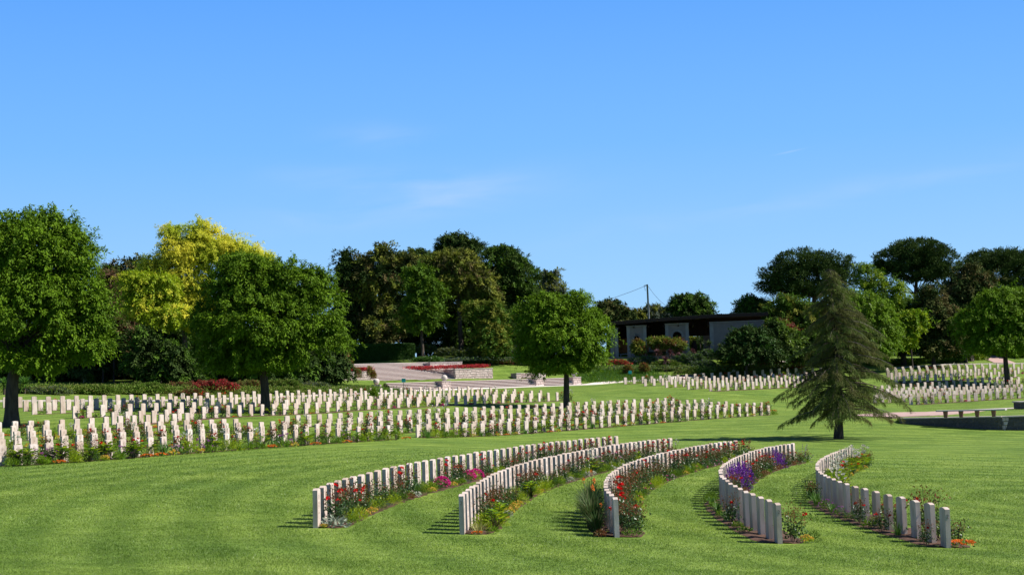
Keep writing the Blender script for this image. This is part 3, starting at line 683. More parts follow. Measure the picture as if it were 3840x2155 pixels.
for cat, lst in leftover.items():
    V = []; Fk = {}; nb = 0; mats = []; 
    for Y, kind, var, X, s in lst:
        me = proto(kind, var, 1); v = np.empty(len(me.vertices)*3, np.float32); me.vertices.foreach_get('co', v); v = v.reshape(-1, 3)
        a = rng.random()*6.28; c, q = math.cos(a), math.sin(a); v = (v*s) @ np.array([[c, q, 0], [-q, c, 0], [0, 0, 1]])+np.array([X, Y, gz(X, Y)+.01])
        lp = np.empty(len(me.loops), np.int32); me.loops.foreach_get('vertex_index', lp); tot = np.empty(len(me.polygons), np.int32); me.polygons.foreach_get('loop_total', tot)
        st = np.empty(len(me.polygons), np.int32); me.polygons.foreach_get('loop_start', st); mi = np.empty(len(me.polygons), np.int32); me.polygons.foreach_get('material_index', mi)
        for kk in np.unique(tot):
            for mm in np.unique(mi):
                sel = (tot == kk) & (mi == mm)
                if not sel.any(): continue
                m = me.materials[mm]
                if m not in mats: mats.append(m)
                Fk.setdefault((int(kk), mats.index(m)), []).append(lp[st[sel][:, None]+np.arange(kk)]+nb)
        V.append(v); nb += len(v)
    ks = sorted(Fk); fs = [np.concatenate(Fk[k]) for k in ks]
    nm = cat.replace(' ', '_')+'_planting'
    o = link(nm, mk_mesh(nm, np.concatenate(V), fs, mats, np.concatenate([np.full(len(f), k[1]) for k, f in zip(ks, fs)]))); tag(o, f'distant {cat} planting along the farther headstone rows', 'planting', kind='stuff')

# ------------------------------------------------------------------ grass blades on the near lawn
def grass():
    n = 600000; t = rng.random(n); Y = 22*(78/22)**(t**1.15); u_ = rng.random(n); u_ = u_ < np.clip((80-Y)/34, 0, 1); hw = Y*.335+.5; X = (rng.random(n)*2-1)*hw
    z = gzv(X, Y); h = (.014+.02*rng.random(n))*(1+(Y-25)/90); w = (.004+.004*rng.random(n))*(1+(Y-25)/22)
    keep = u_
    for r in rows[:5]:
        p = r['pts']; 
        for i in range(len(p)):
            d = np.stack([X-p[i, 0], Y-p[i, 1]], 1); a = d @ r['T'][i]; b = d @ r['Nn'][i]
            lo = -.46 if (r['front'] >= 2 and i < [0, 0, 7, 13, 14][r['front']]) else -.1
            keep &= ~((np.abs(a) < .5) & (b > lo) & (b < .74))
    pn = np.sin(X*.9+np.sin(Y*.7)*2)+np.sin(Y*1.3+X*.35); h *= 1+.25*pn/2
    X, Y, z, h, w = X[keep], Y[keep], z[keep], h[keep], w[keep]; n = len(X)
    a = rng.random(n)*6.283; l = h*(.25+.6*rng.random(n)); b = rng.random(n)*6.283
    base = np.stack([X, Y, z-.004], 1); s = np.stack([np.cos(a)*w, np.sin(a)*w, np.zeros(n)], 1); tip = base+np.stack([np.cos(b)*l, np.sin(b)*l, h], 1)
    v = np.stack([base-s, base+s, tip], 1).reshape(-1, 3)
    o = link('grass', mk_mesh('grass', v, [np.arange(len(v)).reshape(-1, 3)], M['leaf_lawn'])); tag(o, 'short mown grass blades of the near lawn', 'grass', kind='stuff')
grass()
def off(p, a, b, z): return (p[0]+ST[0]*a+SD[0]*b, p[1]+ST[1]*a+SD[1]*b, z)
# ------------------------------------------------------------------ stonework, building and the rest
def masonry(name, c1, c2, bw=.55, bh=.28, vert=True):
    m, nt, n, l = new_mat(name); tc = n.new('ShaderNodeTexCoord'); sx = n.new('ShaderNodeSeparateXYZ'); l.new(tc.outputs['Object'], sx.inputs[0])
    a = n.new('ShaderNodeMath'); a.operation = 'ADD'; l.new(sx.outputs[0], a.inputs[0]); l.new(sx.outputs[1], a.inputs[1])
    no = n.new('ShaderNodeTexNoise'); no.inputs['Scale'].default_value = 1.6; l.new(tc.outputs['Object'], no.inputs['Vector'])
    cx = n.new('ShaderNodeCombineXYZ'); l.new(a.outputs[0], cx.inputs[0]); l.new(sx.outputs[2], cx.inputs[1])
    mx = n.new('ShaderNodeMixRGB'); mx.blend_type = 'ADD'; mx.inputs[0].default_value = .12; l.new(cx.outputs[0], mx.inputs[1]); l.new(no.outputs['Color'], mx.inputs[2])
    b = n.new('ShaderNodeTexBrick'); b.inputs['Scale'].default_value = 1; b.inputs['Brick Width'].default_value = bw; b.inputs['Row Height'].default_value = bh; b.inputs['Mortar Size'].default_value = .018; b.offset = .37; b.squash = 1.4; b.squash_frequency = 3
    b.inputs['Color1'].default_value = (*alb(c1), 1); b.inputs['Color2'].default_value = (*alb(c2), 1); b.inputs['Mortar'].default_value = (.15, .12, .105, 1); l.new(mx.outputs[0], b.inputs['Vector'])
    n2 = n.new('ShaderNodeTexNoise'); n2.inputs['Scale'].default_value = 7; n2.inputs['Detail'].default_value = 6; l.new(tc.outputs['Object'], n2.inputs['Vector'])
    r = ramp(n, [(.3, (.72, .7, .7)), (.7, (1.1, 1.1, 1.1))]); l.new(n2.outputs[0], r.inputs[0]); m2 = n.new('ShaderNodeMixRGB'); m2.blend_type = 'MULTIPLY'; m2.inputs[0].default_value = 1; l.new(b.outputs[0], m2.inputs[1]); l.new(r.outputs[0], m2.inputs[2])
    s = n.new('ShaderNodeBsdfPrincipled'); s.inputs['Roughness'].default_value = .9; l.new(m2.outputs[0], s.inputs['Base Color'])
    h = n.new('ShaderNodeMath'); h.operation = 'MULTIPLY_ADD'; l.new(b.outputs['Fac'], h.inputs[0]); h.inputs[1].default_value = -.6; l.new(n2.outputs[0], h.inputs[2])
    bp = n.new('ShaderNodeBump'); bp.inputs['Strength'].default_value = 1; bp.inputs['Distance'].default_value = .12; l.new(h.outputs[0], bp.inputs['Height']); l.new(bp.outputs[0], s.inputs['Normal'])
    o = n.new('ShaderNodeOutputMaterial'); l.new(s.outputs[0], o.inputs[0]); return m
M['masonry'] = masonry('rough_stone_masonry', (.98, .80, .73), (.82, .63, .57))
M['shadewall'] = masonry('shaded_stone_masonry', (.16, .14, .14), (.12, .11, .11), .8, .3)  # shade of the camera-facing wall put into a dark stone colour
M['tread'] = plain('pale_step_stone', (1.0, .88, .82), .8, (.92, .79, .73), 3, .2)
M['riser'] = plain('shaded_pink_riser_stone', (.17, .095, .085), .9, (.24, .14, .12), 3, .3)  # reddish stone, darkened further to paint in shade under the tread overhang
M['cap'] = plain('coping_stone', (.74, .66, .60), .8, (.64, .55, .50), 4, .2)
M['paving'] = plain('pink_paving', (.52, .34, .30), .9, (.60, .42, .38), 1.5, .2)
M['render'] = plain('cream_rendered_wall', (.34, .28, .25), .9, (.28, .235, .215), 1.2, .15)
M['pier'] = plain('pale_quoin_stone', (.44, .40, .37), .85, (.36, .33, .31), 2, .3)
M['orange_wall'] = plain('orange_plaster', (1.0, .36, .12), .9, (.85, .28, .09), 1, .1)
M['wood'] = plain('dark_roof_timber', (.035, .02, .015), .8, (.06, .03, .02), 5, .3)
M['tile'] = plain('weathered_roof_tiles', (.15, .105, .085), .9, (.22, .18, .15), 3, .6)
M['bench'] = plain('bench_slab_stone', (.66, .63, .62), .7, (.58, .55, .53), 3, .1)
M['leg'] = plain('terracotta_block', (.42, .20, .13), .85, (.34, .15, .10), 6, .4)
M['teal'] = plain('turquoise_sign_paint', (.04, .52, .50), .4)
M['signink'] = plain('sign_lettering', (.55, .85, .8), .5)
M['pole'] = plain('grey_metal', (.22, .24, .28), .5)
M['wire'] = plain('pale_cable', (.5, .5, .5), .6)
M['urn'] = plain('dark_brown_clay', (.05, .022, .012), .8)
FRM = Matrix(((ST[0], SD[0], 0), (ST[1], SD[1], 0), (0, 0, 1))).to_4x4()
def frame_empty(name, xy, z):
    o = empty(name, (xy[0], xy[1], z), math.atan2(ST[1], ST[0])); return o
def stair(name, lab, origin, z0, a0, a1, n, rise, dep):
    root = frame_empty(name, origin, z0)
    for i in range(n):
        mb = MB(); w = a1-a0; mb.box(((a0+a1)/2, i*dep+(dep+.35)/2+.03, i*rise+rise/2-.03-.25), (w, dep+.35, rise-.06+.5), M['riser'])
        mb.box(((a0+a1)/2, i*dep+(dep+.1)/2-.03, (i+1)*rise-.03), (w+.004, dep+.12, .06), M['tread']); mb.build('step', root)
    tag(root, lab, 'steps'); return root
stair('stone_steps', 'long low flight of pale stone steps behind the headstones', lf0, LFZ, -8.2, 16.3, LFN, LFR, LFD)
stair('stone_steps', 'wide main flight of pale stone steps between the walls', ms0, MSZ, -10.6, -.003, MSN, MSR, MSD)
# pavement strip at the foot of the lower flight running on to the right
pv = []; 
pts = [np.array([*(lf0+ST*a+SD*b), 0]) for a, b in ((-8, -.8), (16.6, -.8))]+[G(2330, 187.5)*1., G(2445, 189.5)*1., G(2620, 193)*1.]
def strip(name, lab, line, w, mat, lift=.05, kind='structure', n=30, level=None):
    line = np.array([q[:2] for q in line]); t = np.linspace(0, len(line)-1, n); q = np.stack([np.interp(t, range(len(line)), line[:, i]) for i in (0, 1)], 1)
    d = np.gradient(q, axis=0); d /= np.linalg.norm(d, axis=1)[:, None]; nn = np.stack([-d[:, 1], d[:, 0]], 1); ww = np.broadcast_to(w, n) if np.ndim(w) == 0 else np.interp(np.linspace(0, 1, n), np.linspace(0, 1, len(w)), w)
    a = q-nn*ww[:, None]/2; b = q+nn*ww[:, None]/2
    za = (gzv(a[:, 0], a[:, 1])+lift) if level is None else np.full(n, level); zb = (gzv(b[:, 0], b[:, 1])+lift) if level is None else za
    v = np.concatenate([np.column_stack([a, za]), np.column_stack([b, zb]), np.column_stack([a, za-.25]), np.column_stack([b, zb-.25])]); f = []
    for i in range(n-1): f += [[i, i+1, n+i+1, n+i], [2*n+i, 2*n+i+1, i+1, i], [n+i, n+i+1, 3*n+i+1, 3*n+i]]
    o = link(name, mk_mesh(name, v, [np.array(f)], mat)); tag(o, lab, kind=kind); return o
strip('path', 'pale pavement strip at the foot of the long steps', pts, 1.5, M['tread'], .07)
strip('kerb', 'thin pale kerb behind the upper left headstones', [G(-20, 121), G(500, 127), G(1000, 140), G(1480, 160)], .3, M['cap'], .12)
strip('path', 'pink path climbing between the bushes on the far right', [G(3770, 212), G(3740, 216), G(3700, 222)], 3.0, M['paving'], .06)
strip('kerb', 'thin pale kerb behind the far right headstones', [G(3330, 203), G(3560, 209), G(3860, 212)], .3, M['cap'], .10)
strip('kerb', 'thin pale kerb behind the upper right headstones', [G(2440, 189.5), G(2700, 197), G(2960, 204)], .3, M['cap'], .10)
def wall(lab, a0, a1, b0, b1, z0, z1, o=ms0, ends=True, name='retaining_wall'):
    root = frame_empty(name, o, 0); mb = MB(); mb.box(((a0+a1)/2, (b0+b1)/2, (z0+z1)/2-.04), (a1-a0, b1-b0, z1-z0-.08+.6), M['masonry']) if False else mb.box(((a0+a1)/2, (b0+b1)/2, (z0-.6+z1-.08)/2), (a1-a0, b1-b0, z1-.08-z0+.6), M['masonry'])
    mb.build('wall', root); c = MB(); c.box(((a0+a1)/2, (b0+b1)/2, z1-.04), (a1-a0+.06, b1-b0+.06, .08), M['cap']); c.build('coping', root); tag(root, lab, 'wall', 'rough stone walls flanking the steps'); return root
wall('low rough stone wall right of the main steps', .0, 5.0, -.05, .45, 4.35, 5.68)
wall('shaded side wall running up along the main steps', .003, .45, .49, 6.2, 4.3, 5.67)
wall('upper rough stone wall at the head of the main steps', -1.4, 2.9, 3.9, 4.4, 5.6, 6.62)
wall('upper side wall at the head of the main steps', -1.397, -.95, 4.44, 7.6, 5.6, 6.61)
wall('rough stone wall left of the main steps', -19.5, -10.66, -.3, .2, 4.2, 5.66)
# fill behind the walls
def terrace(name, lab, cs, z, o=ms0, mat='lawn', kind='structure'):
    mb = MB(); pts = [off(o, a, b, z) for a, b in cs]; mb.prism(pts[::-1], (0, 0, -1.2), M[mat]); ob = mb.build(name); tag(ob, lab, kind=kind)
terrace('flower_bed', 'raised soil bed behind the right stone wall', [(.45, .45), (5.0, .45), (5.0, 1.7), (2.4, 3.88), (.45, 3.88)], 5.6, mat='soil')
terrace('flower_bed', 'raised soil bed behind the left stone wall', [(-19.5, .2), (-10.66, .2), (-10.66, 4), (-19.5, 4)], 5.55, mat='soil')
# small steps on the right
root = frame_empty('stone_steps', P(1990, 1414, 189)[:2], gz(*P(1990, 1414, 189)[:2])); 
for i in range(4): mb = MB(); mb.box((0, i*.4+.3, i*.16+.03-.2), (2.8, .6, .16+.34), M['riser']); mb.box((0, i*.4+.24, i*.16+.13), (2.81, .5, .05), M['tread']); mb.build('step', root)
for s in (-1, 1): mb = MB(); mb.box((s*1.72, .6, .1), (.6, 1.5, 1.0), M['masonry']); mb.box((s*1.72, .6, .63), (.66, 1.56, .07), M['cap']); mb.build('cheek_wall', root)
tag(root, 'short flight of four steps between two low walls', 'steps')
# piers with stone balls
for q, (x, y, Y, lab) in enumerate([(1667,1422,None,'left'),(2017,1409.5,None,'middle'),(2157,1404,None,'right')]):
    # position along the lower flight found from the photo column
    best = min(np.linspace(-9, 17, 600), key=lambda a: abs(((lf0+ST*a)[0]/(lf0+ST*a)[1])-P(x, y, 180)[0]/180))
    o = lf0+ST*(best+.2); root = frame_empty('stone_pier', o, LFZ); mb = MB(); mb.box((0, 1.05, .36), (1.05, 2.3, .95), M['masonry']); mb.build('block', root); c = MB(); c.box((0, 1.05, .87), (1.12, 2.36, .08), M['cap']); c.build('coping', root)
    tag(root, f'{lab} stone pier carrying a ball on the long steps', 'pier', 'piers carrying stone balls')
    b = MB(); b.ball((0, 0, 0), .35, M['cap'], 28, 18); bo = b.build('stone_ball', smooth=True); z = LFZ+.91+.33; bo.location = (*(o+SD*.45), z); tag(bo, f'{lab} pale stone ball on its pier by the long steps', 'stone ball', 'stone balls beside the steps')
b = MB(); b.ball((0, 0, 0), .35, M['cap'], 28, 18); bo = b.build('stone_ball', smooth=True); p = P(1411, 1430, 171); bo.location = p; tag(bo, 'pale stone ball half hidden by leaves left of the steps', 'stone ball', 'stone balls beside the steps')
mb = MB(); mb.box((0, 0, 0), (1, 1, 1.6), M['masonry']); o = mb.build('stone_pier'); o.location = p+np.array([0, 0, -1.13]); tag(o, 'stone pier hidden in leaves under the half hidden ball', 'pier', 'piers carrying stone balls')
# clipped hedge
def hedge():
    a, b = P(1300, 1352, 196), P(1556, 1350, 199.5); d = (b-a)[:2]; L = np.linalg.norm(d); d /= L; nrm = np.array([-d[1], d[0]]); zb = min(gz(*a[:2]), gz(*b[:2]))-.1; H_ = P(1400, 1292, 198)[2]-zb
    mb = MB(); M3 = Matrix(((d[0], nrm[0], 0), (d[1], nrm[1], 0), (0, 0, 1))); A3 = np.array(M3)
    mb.box((L/2, .9, H_/2-.05), (L-.2, 1.6, H_-.1), M['dark']); v = mb.v[-1]; mb.v[-1] = v @ A3.T
    for n_, f in ((16000, 'front'), (7000, 'top'), (3500, 'end')):
        if f == 'front': p = np.stack([rng.random(n_)*L, rng.normal(0, .03, n_), rng.random(n_)*H_], 1); u = np.array([0, -1, .3])
        elif f == 'top': p = np.stack([rng.random(n_)*L, rng.random(n_)*1.8, H_+rng.normal(0, .03, n_)], 1); u = np.array([0, 0, 1])
        else: p = np.stack([L+rng.normal(0, .03, n_), rng.random(n_)*1.8, rng.random(n_)*H_], 1); u = np.array([1, 0, .3])
        add_leaves(mb, p @ A3.T, (rng.normal(size=(n_, 3))*.7+u*.5) @ A3.T, (u+rng.normal(size=(n_, 3))*.5) @ A3.T, .13, .07, M['hedge'])
    o = mb.build('clipped_hedge'); o.location = (a[0], a[1], zb); tag(o, 'long dark clipped hedge above the main steps', 'hedge')
hedge()
# signs
for x, y0, y1, yb, Y, lab in [(1515, 1419, 1433, 1475, 158, 'small turquoise sign on a post before the long steps'), (2364.5, 1389, 1401, 1432, 187, 'small turquoise sign on a post beside the upper right headstones')]:
    g = G(x, Y); t = P(x, (y0+y1)/2, Y); h = t[2]-g[2]; root = empty('turquoise_sign', tuple(g)); s = (y1-y0)*Y/F
    mb = MB(); mb.box((0, .02, (h+s/2)/2), (.05, .03, h+s/2), M['stem']); mb.build('post', root)
    mb = MB(); mb.box((0, 0, h), (s*1.05, .015, s), M['teal']); 
    mb.build('panel', root); tag(root, lab, 'sign', 'turquoise signs')
# pole and wires behind the building
g = P(2440, 1330, 236); g[2] = gz(g[0], g[1]); top = P(2427, 1066, 236); root = empty('utility_pole', tuple(g)); mb = MB(); mb.tube([(0, 0, 0), tuple((top-g)*.5), tuple(top-g)], [.2, .16, .13], M['pole'], 10); mb.build('pole', root, smooth=True)
mb = MB(); mb.tube([tuple(top-g+np.array([.1, 0, -.1])), tuple(P(2416, 1070, 236)-g)], [.06, .06], M['pole'], 6); mb.build('bracket', root); tag(root, 'thin grey leaning pole rising behind the pavilion roof', 'pole')
def wirep(pts, lab):
    q = np.array([P(x, y, Y) for x, y, Y in pts]); mb = MB(); mb.tube(q-q[0], .03, M['wire'], 4); o = mb.build('cable'); o.location = q[0]; tag(o, lab, 'cable', 'cables hung from the leaning pole')
wirep([(2425,1070,236),(2370,1092,238),(2300,1117,241),(2240,1133,244)], 'thin cable running left from the leaning pole')
wirep([(2427,1068,236),(2450,1100,238),(2475,1128,240),(2505,1152,243)], 'thin cable sagging right from the leaning pole')
wirep([(2414,1070,236),(2417,1076,236),(2420,1090,236)], 'short loose cable end dangling at the pole top')
# terrace wall with the long bench on the right
def bench_wall():
    top = [(3371,1566,108.6),(3495,1564.5,106.8),(3640,1561.5,105.2),(3757,1560,104.2)]; T = [P(*q) for q in top]; zt = float(np.mean([q[2] for q in T]))
    base = G(3500, 106.5); root = empty('bench_wall', (T[1][0], T[1][1], zt)); o = np.array([T[1][0], T[1][1], zt])
    q = [t[:2]-o[:2] for t in T]; line = q; mb = MB(); cap = MB()
    def seg(a, b, off_=0., h=2.2, m=mb, mat='shadewall', th=.5, z0=-2.2, z1=-.08):
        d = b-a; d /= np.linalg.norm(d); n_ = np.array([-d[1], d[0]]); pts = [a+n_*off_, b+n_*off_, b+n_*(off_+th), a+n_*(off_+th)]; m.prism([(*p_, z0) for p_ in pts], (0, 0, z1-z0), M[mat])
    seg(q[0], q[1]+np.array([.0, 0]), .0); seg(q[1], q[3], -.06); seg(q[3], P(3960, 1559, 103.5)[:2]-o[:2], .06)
    # right hand return, coloured pale as the sunlit face, and the part running out of the picture
    e = P(3790, 1561, 106.5)[:2]-o[:2]; e2 = P(3960, 1559, 103.5)[:2]-o[:2]
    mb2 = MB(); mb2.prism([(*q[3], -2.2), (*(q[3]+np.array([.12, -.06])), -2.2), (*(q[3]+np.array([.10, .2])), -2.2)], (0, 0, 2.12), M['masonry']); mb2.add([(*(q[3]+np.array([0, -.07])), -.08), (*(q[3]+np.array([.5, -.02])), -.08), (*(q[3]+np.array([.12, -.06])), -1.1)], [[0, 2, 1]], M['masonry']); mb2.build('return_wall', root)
    seg(q[0], q[1], -.04, m=cap, mat='cap', th=.6, z0=-.08, z1=0); seg(q[1], q[3], -.1, m=cap, mat='cap', th=.9, z0=-.08, z1=.003); seg(q[3]+np.array([.02, 0]), e2, -.05, m=cap, mat='cap', th=.7, z0=-.078, z1=.001)
    mb.build('wall', root); cap.build('coping', root); tag(root, 'shaded stone terrace wall below the long bench at the right', 'wall')
    # lawn of the terrace behind
    back = [P(x, 1545, Y)[:2] for x, Y in ((4200, 134), (3800, 134), (3600, 132), (3480, 126))]
    f = [T[0][:2], T[1][:2], T[3][:2], np.array(e2)+o[:2]]; pts = [(*p_, zt-.03) for p_ in f]; n_ = len(pts)
    poly = [(a[0], a[1]+.55, zt-.03) for a in pts]+[(b[0], b[1], zt-.03+.004) for b in back]
    m3 = MB(); m3.prism(poly, (0, 0, -2.0), M['lawn']); t_ = m3.build('terrace_lawn'); tag(t_, 'raised lawn behind the bench wall', kind='structure')
    pth = [(3330, 1553, 114), (3425, 1548, 117), (3560, 1543, 122)]
    ln_ = [G(3262, 113.5), G(3380, 115), G(3480, 118.5), G(3620, 124)]; po = strip('path', 'pink paved path curving behind the bench wall', ln_, [4.6, 6.5, 6.5, 3.5], M['paving'], .05, n=40)
    co = np.empty(len(po.data.vertices)*3, np.float32); po.data.vertices.foreach_get('co', co); co = co.reshape(-1, 3); nn_ = len(co)//2; co[:nn_, 2] = np.where(co[:nn_, 0] > T[0][0]-.6, np.maximum(co[:nn_, 2], zt+.02), co[:nn_, 2]); co[nn_:, 2] = co[:nn_, 2]-.4; po.data.vertices.foreach_set('co', co.ravel()); po.data.update()
    pc = [P(x, y, Y)[:2] for x, y, Y in [(3600,1543,124),(3850,1535,127),(3850,1535,129),(3600,1541,126)]]
    m5 = MB(); m5.prism([(*p_, zt+.02) for p_ in pc], (0, 0, -.5), M['cap']); tag(m5.build('kerb'), 'pale kerb curving behind the terrace lawn', kind='structure')
    s_ = P(3842, 1527, 124); m6 = MB(); m6.box((0, 0, 0), (2.2, 1.6, .5), M['shadewall']); m6.box((0, 0, .3), (2.4, 1.8, .1), M['cap']); o6 = m6.build('stone_block'); o6.location = (s_[0]+.5, s_[1], zt+.25); tag(o6, 'low stone block with pale top at the right edge', 'stone block')
    # bench
    b0, b1 = P(3525, 1541, 105.9), P(3760, 1534, 103.9); zs = zt+.47; root = empty('long_bench', (b0[0], b0[1]+.3, zt+.003)); d = (b1-b0)[:2]; L = np.linalg.norm(d); d /= L; n_ = np.array([-d[1], d[0]])
    m7 = MB(); c = [(d*t-n_*.28+n_*.25*math.sin(t/L*3.14)*-.3) for t in np.linspace(-.15, L+.3, 9)]; c2 = [p_+n_*.62 for p_ in c]; m7.prism([(*p_, .40) for p_ in c+c2[::-1]], (0, 0, .085), M['bench']); m7.build('seat', root)
    for x in (3540, 3606, 3674, 3743):
        t = ((P(x, 1550, 105)-b0)[:2] @ d); m8 = MB(); c = np.array([*(d*t), .0]); w0, w1, e_ = .17, .26, .36
        m8.add([c+np.array([*(d*sx*ww/2+n_*sy*e_/2*1.), z]) for z, ww in ((0, w0), (.4, w1)) for sx, sy in ((-1, -1), (1, -1), (1, 1), (-1, 1))], [[0, 3, 2, 1], [4, 5, 6, 7], [0, 1, 5, 4], [1, 2, 6, 5], [2, 3, 7, 6], [3, 0, 4, 7]], M['leg']); m8.build('leg', root)
    tag(root, 'long pale stone bench on four tapered terracotta legs', 'bench')
bench_wall()
# ---- the arched pavilion
def pavilion():
    pass
    Yf = 204.5; A = P(2285, 1338, Yf); B = P(2872, 1337, Yf-2); z0 = 6.75; u = (B-A)[:2]; Lw = np.linalg.norm(u); u /= Lw; rz = math.atan2(u[1], u[0]); root = empty('pavilion', (A[0], A[1], z0), rz)
    k = Yf/F; X = lambda x: (x-2285)*k*1.005; Dp = 7.5; zt = lambda x: P(x, 1222, Yf)[2]-z0
    hp = 4.0
    mb = MB(); mb.box((Lw/2+.3, Dp/2-.6, -.45), (Lw+1.2, Dp+1.6, .95), M['render']); mb.build('podium', root)
    def pier(x0, x1, arch=None, h=hp):
        a, b = X(x0), X(x1); mb = MB()
        if arch:
            c = (a+b)/2 if arch[1] is None else X(arch[1]); r = arch[0]; hs_ = arch[2]; an = np.linspace(math.pi, 0, 15)
            pts = [(a, 0), (c-r, 0)]+[(c+r*math.cos(t), hs_+r*math.sin(t)) for t in an]+[(c+r, 0), (b, 0), (b, h), (a, h)]
        else: pts = [(a, 0), (b, 0), (b, h), (a, h)]
        mb.prism([(x, 0, z) for x, z in pts], (0, .55, 0), M['render'])
        for xa in ((a, a+.42), (b-.42, b)): mb.box(((xa[0]+xa[1])/2, -.02, h/2-.001), (.42, .06, h), M['pier'])
        mb.box(((a+b)/2, .2, h+.06), (b-a+.1, .8, .14), M['pier'])
        if arch:
            for j in range(11):
                t = math.pi*(j+.5)/11; rr = r+.13; mb.box((0, 0, 0), (.26, .04, .05), M['pier']); v = mb.v[-1]; cs, sn = math.cos(t), math.sin(t); v2 = v.copy(); v2[:, 0] = v[:, 0]*cs-v[:, 2]*sn*6+c+rr*cs; v2[:, 2] = v[:, 0]*sn+v[:, 2]*cs*6+hs_+rr*sn; v2[:, 1] = v[:, 1]-.015; mb.v[-1] = v2
        mb.build('pier', root)
    pier(2290, 2320, None, 3.75); pier(2353, 2426, (.32, None, 2.45)); pier(2496, 2583, (.58, None, 2.55), 4.1); 
    a = X(2660); mb = MB(); mb.box(((a+Lw)/2, .27, 2.05), (Lw-a, .55, 4.1), M['render']); mb.box((a+.25, -.02, 2.04), (.5, .06, 4.08), M['pier']); mb.box(((a+Lw)/2, .25, 4.17), (Lw-a+.1, .8, .12), M['pier']); mb.build('end_wall', root)
    mb = MB(); xs = [(2270, 2345, 'orange_wall'), (2345, 2430, 'orange_wall'), (2430, 2458, 'cap'), (2458, 2560, 'orange_wall'), (2640, 2885, 'render')]  # pale cap panel paints in a sunlit strip of the inner wall
    for x0, x1, m in xs: mb.box(((X(x0)+X(x1))/2, Dp, 1.35), ((X(x1)-X(x0))*.999, .3, 2.7), M[m])
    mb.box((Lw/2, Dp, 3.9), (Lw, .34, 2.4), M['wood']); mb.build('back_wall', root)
    # roof: dark deep eaves, tiles on top
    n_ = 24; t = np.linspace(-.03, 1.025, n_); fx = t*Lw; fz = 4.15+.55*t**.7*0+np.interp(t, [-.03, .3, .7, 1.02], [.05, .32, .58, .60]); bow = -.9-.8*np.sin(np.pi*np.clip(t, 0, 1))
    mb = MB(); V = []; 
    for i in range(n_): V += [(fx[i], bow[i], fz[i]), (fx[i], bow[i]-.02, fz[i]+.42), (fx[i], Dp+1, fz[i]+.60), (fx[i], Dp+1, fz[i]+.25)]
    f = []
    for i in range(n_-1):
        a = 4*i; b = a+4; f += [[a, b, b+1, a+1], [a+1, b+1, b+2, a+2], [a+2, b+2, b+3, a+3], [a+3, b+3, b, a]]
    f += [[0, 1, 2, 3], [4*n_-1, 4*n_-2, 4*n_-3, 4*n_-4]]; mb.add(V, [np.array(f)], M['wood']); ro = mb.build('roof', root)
    tl = MB(); m = 76
    for i in range(m):
        tt = -.03+1.055*(i+.5)/m; x = tt*Lw; z = np.interp(tt, t, fz)+.40+rng.normal(0, .012); y0 = np.interp(tt, t, bow)-.06; an = np.linspace(0, math.pi, 5); r = Lw*1.055/m*.40; sl_ = .20/(Dp+2)
        v = [(x+r*math.cos(q), y0, z+r*.5*math.sin(q)) for q in an]+[(x+r*math.cos(q), Dp, z+sl_*(Dp-y0)+r*.7*math.sin(q)) for q in an]
        tl.add(v, [np.array([[j, j+1, 5+j+1, 5+j] for j in range(4)]), np.array([[0, 1, 2, 3, 4]])], M['tile'])
    tl.build('tiles', ro)
    for i, x in enumerate(np.linspace(X(2325), X(2655), 7)):
        mb = MB(); mb.box((x, Dp/2, 3.9), (.14, Dp+.6, .2), M['wood']); mb.tube([(x, 1, 3.9), (x, Dp/2, 4.7)], .06, M['wood'], 4); mb.tube([(x, Dp-1, 3.9), (x, Dp/2, 4.7)], .06, M['wood'], 4); mb.build('roof_truss', root)
    tag(root, 'long low shaded pavilion with arched piers and tiled roof', 'building')
    # things inside
    def loc(x, y, z=0): return (A[0]+u[0]*x-u[1]*y, A[1]+u[1]*x+u[0]*y, z0+z+.03)
    r_ = empty('garden_bench', loc(X(2341), 1.2), rz); mb = MB(); mb.box((0, 0, .43), (1.3, .45, .07), M['bench']); mb.build('seat', r_)
    for s in (-1, 1): mb = MB(); mb.box((s*.5, 0, .2), (.12, .4, .4), M['bench']); mb.build('leg', r_)
    tag(r_, 'small bench inside the orange bay of the pavilion', 'bench')
    mb = MB(); pr = [(.18, 0), (.28, .3), (.42, .9), (.4, 1.3), (.25, 1.65), (.2, 1.8), (.26, 1.9)]; mb.tube([(0, 0, z) for r, z in pr], [r for r, z in pr], M['urn'], 14); o = mb.build('garden_urn', smooth=True); o.location = loc(X(2602), 1.5); tag(o, 'tall dark brown urn in the right opening of the pavilion', 'urn')
pavilion()
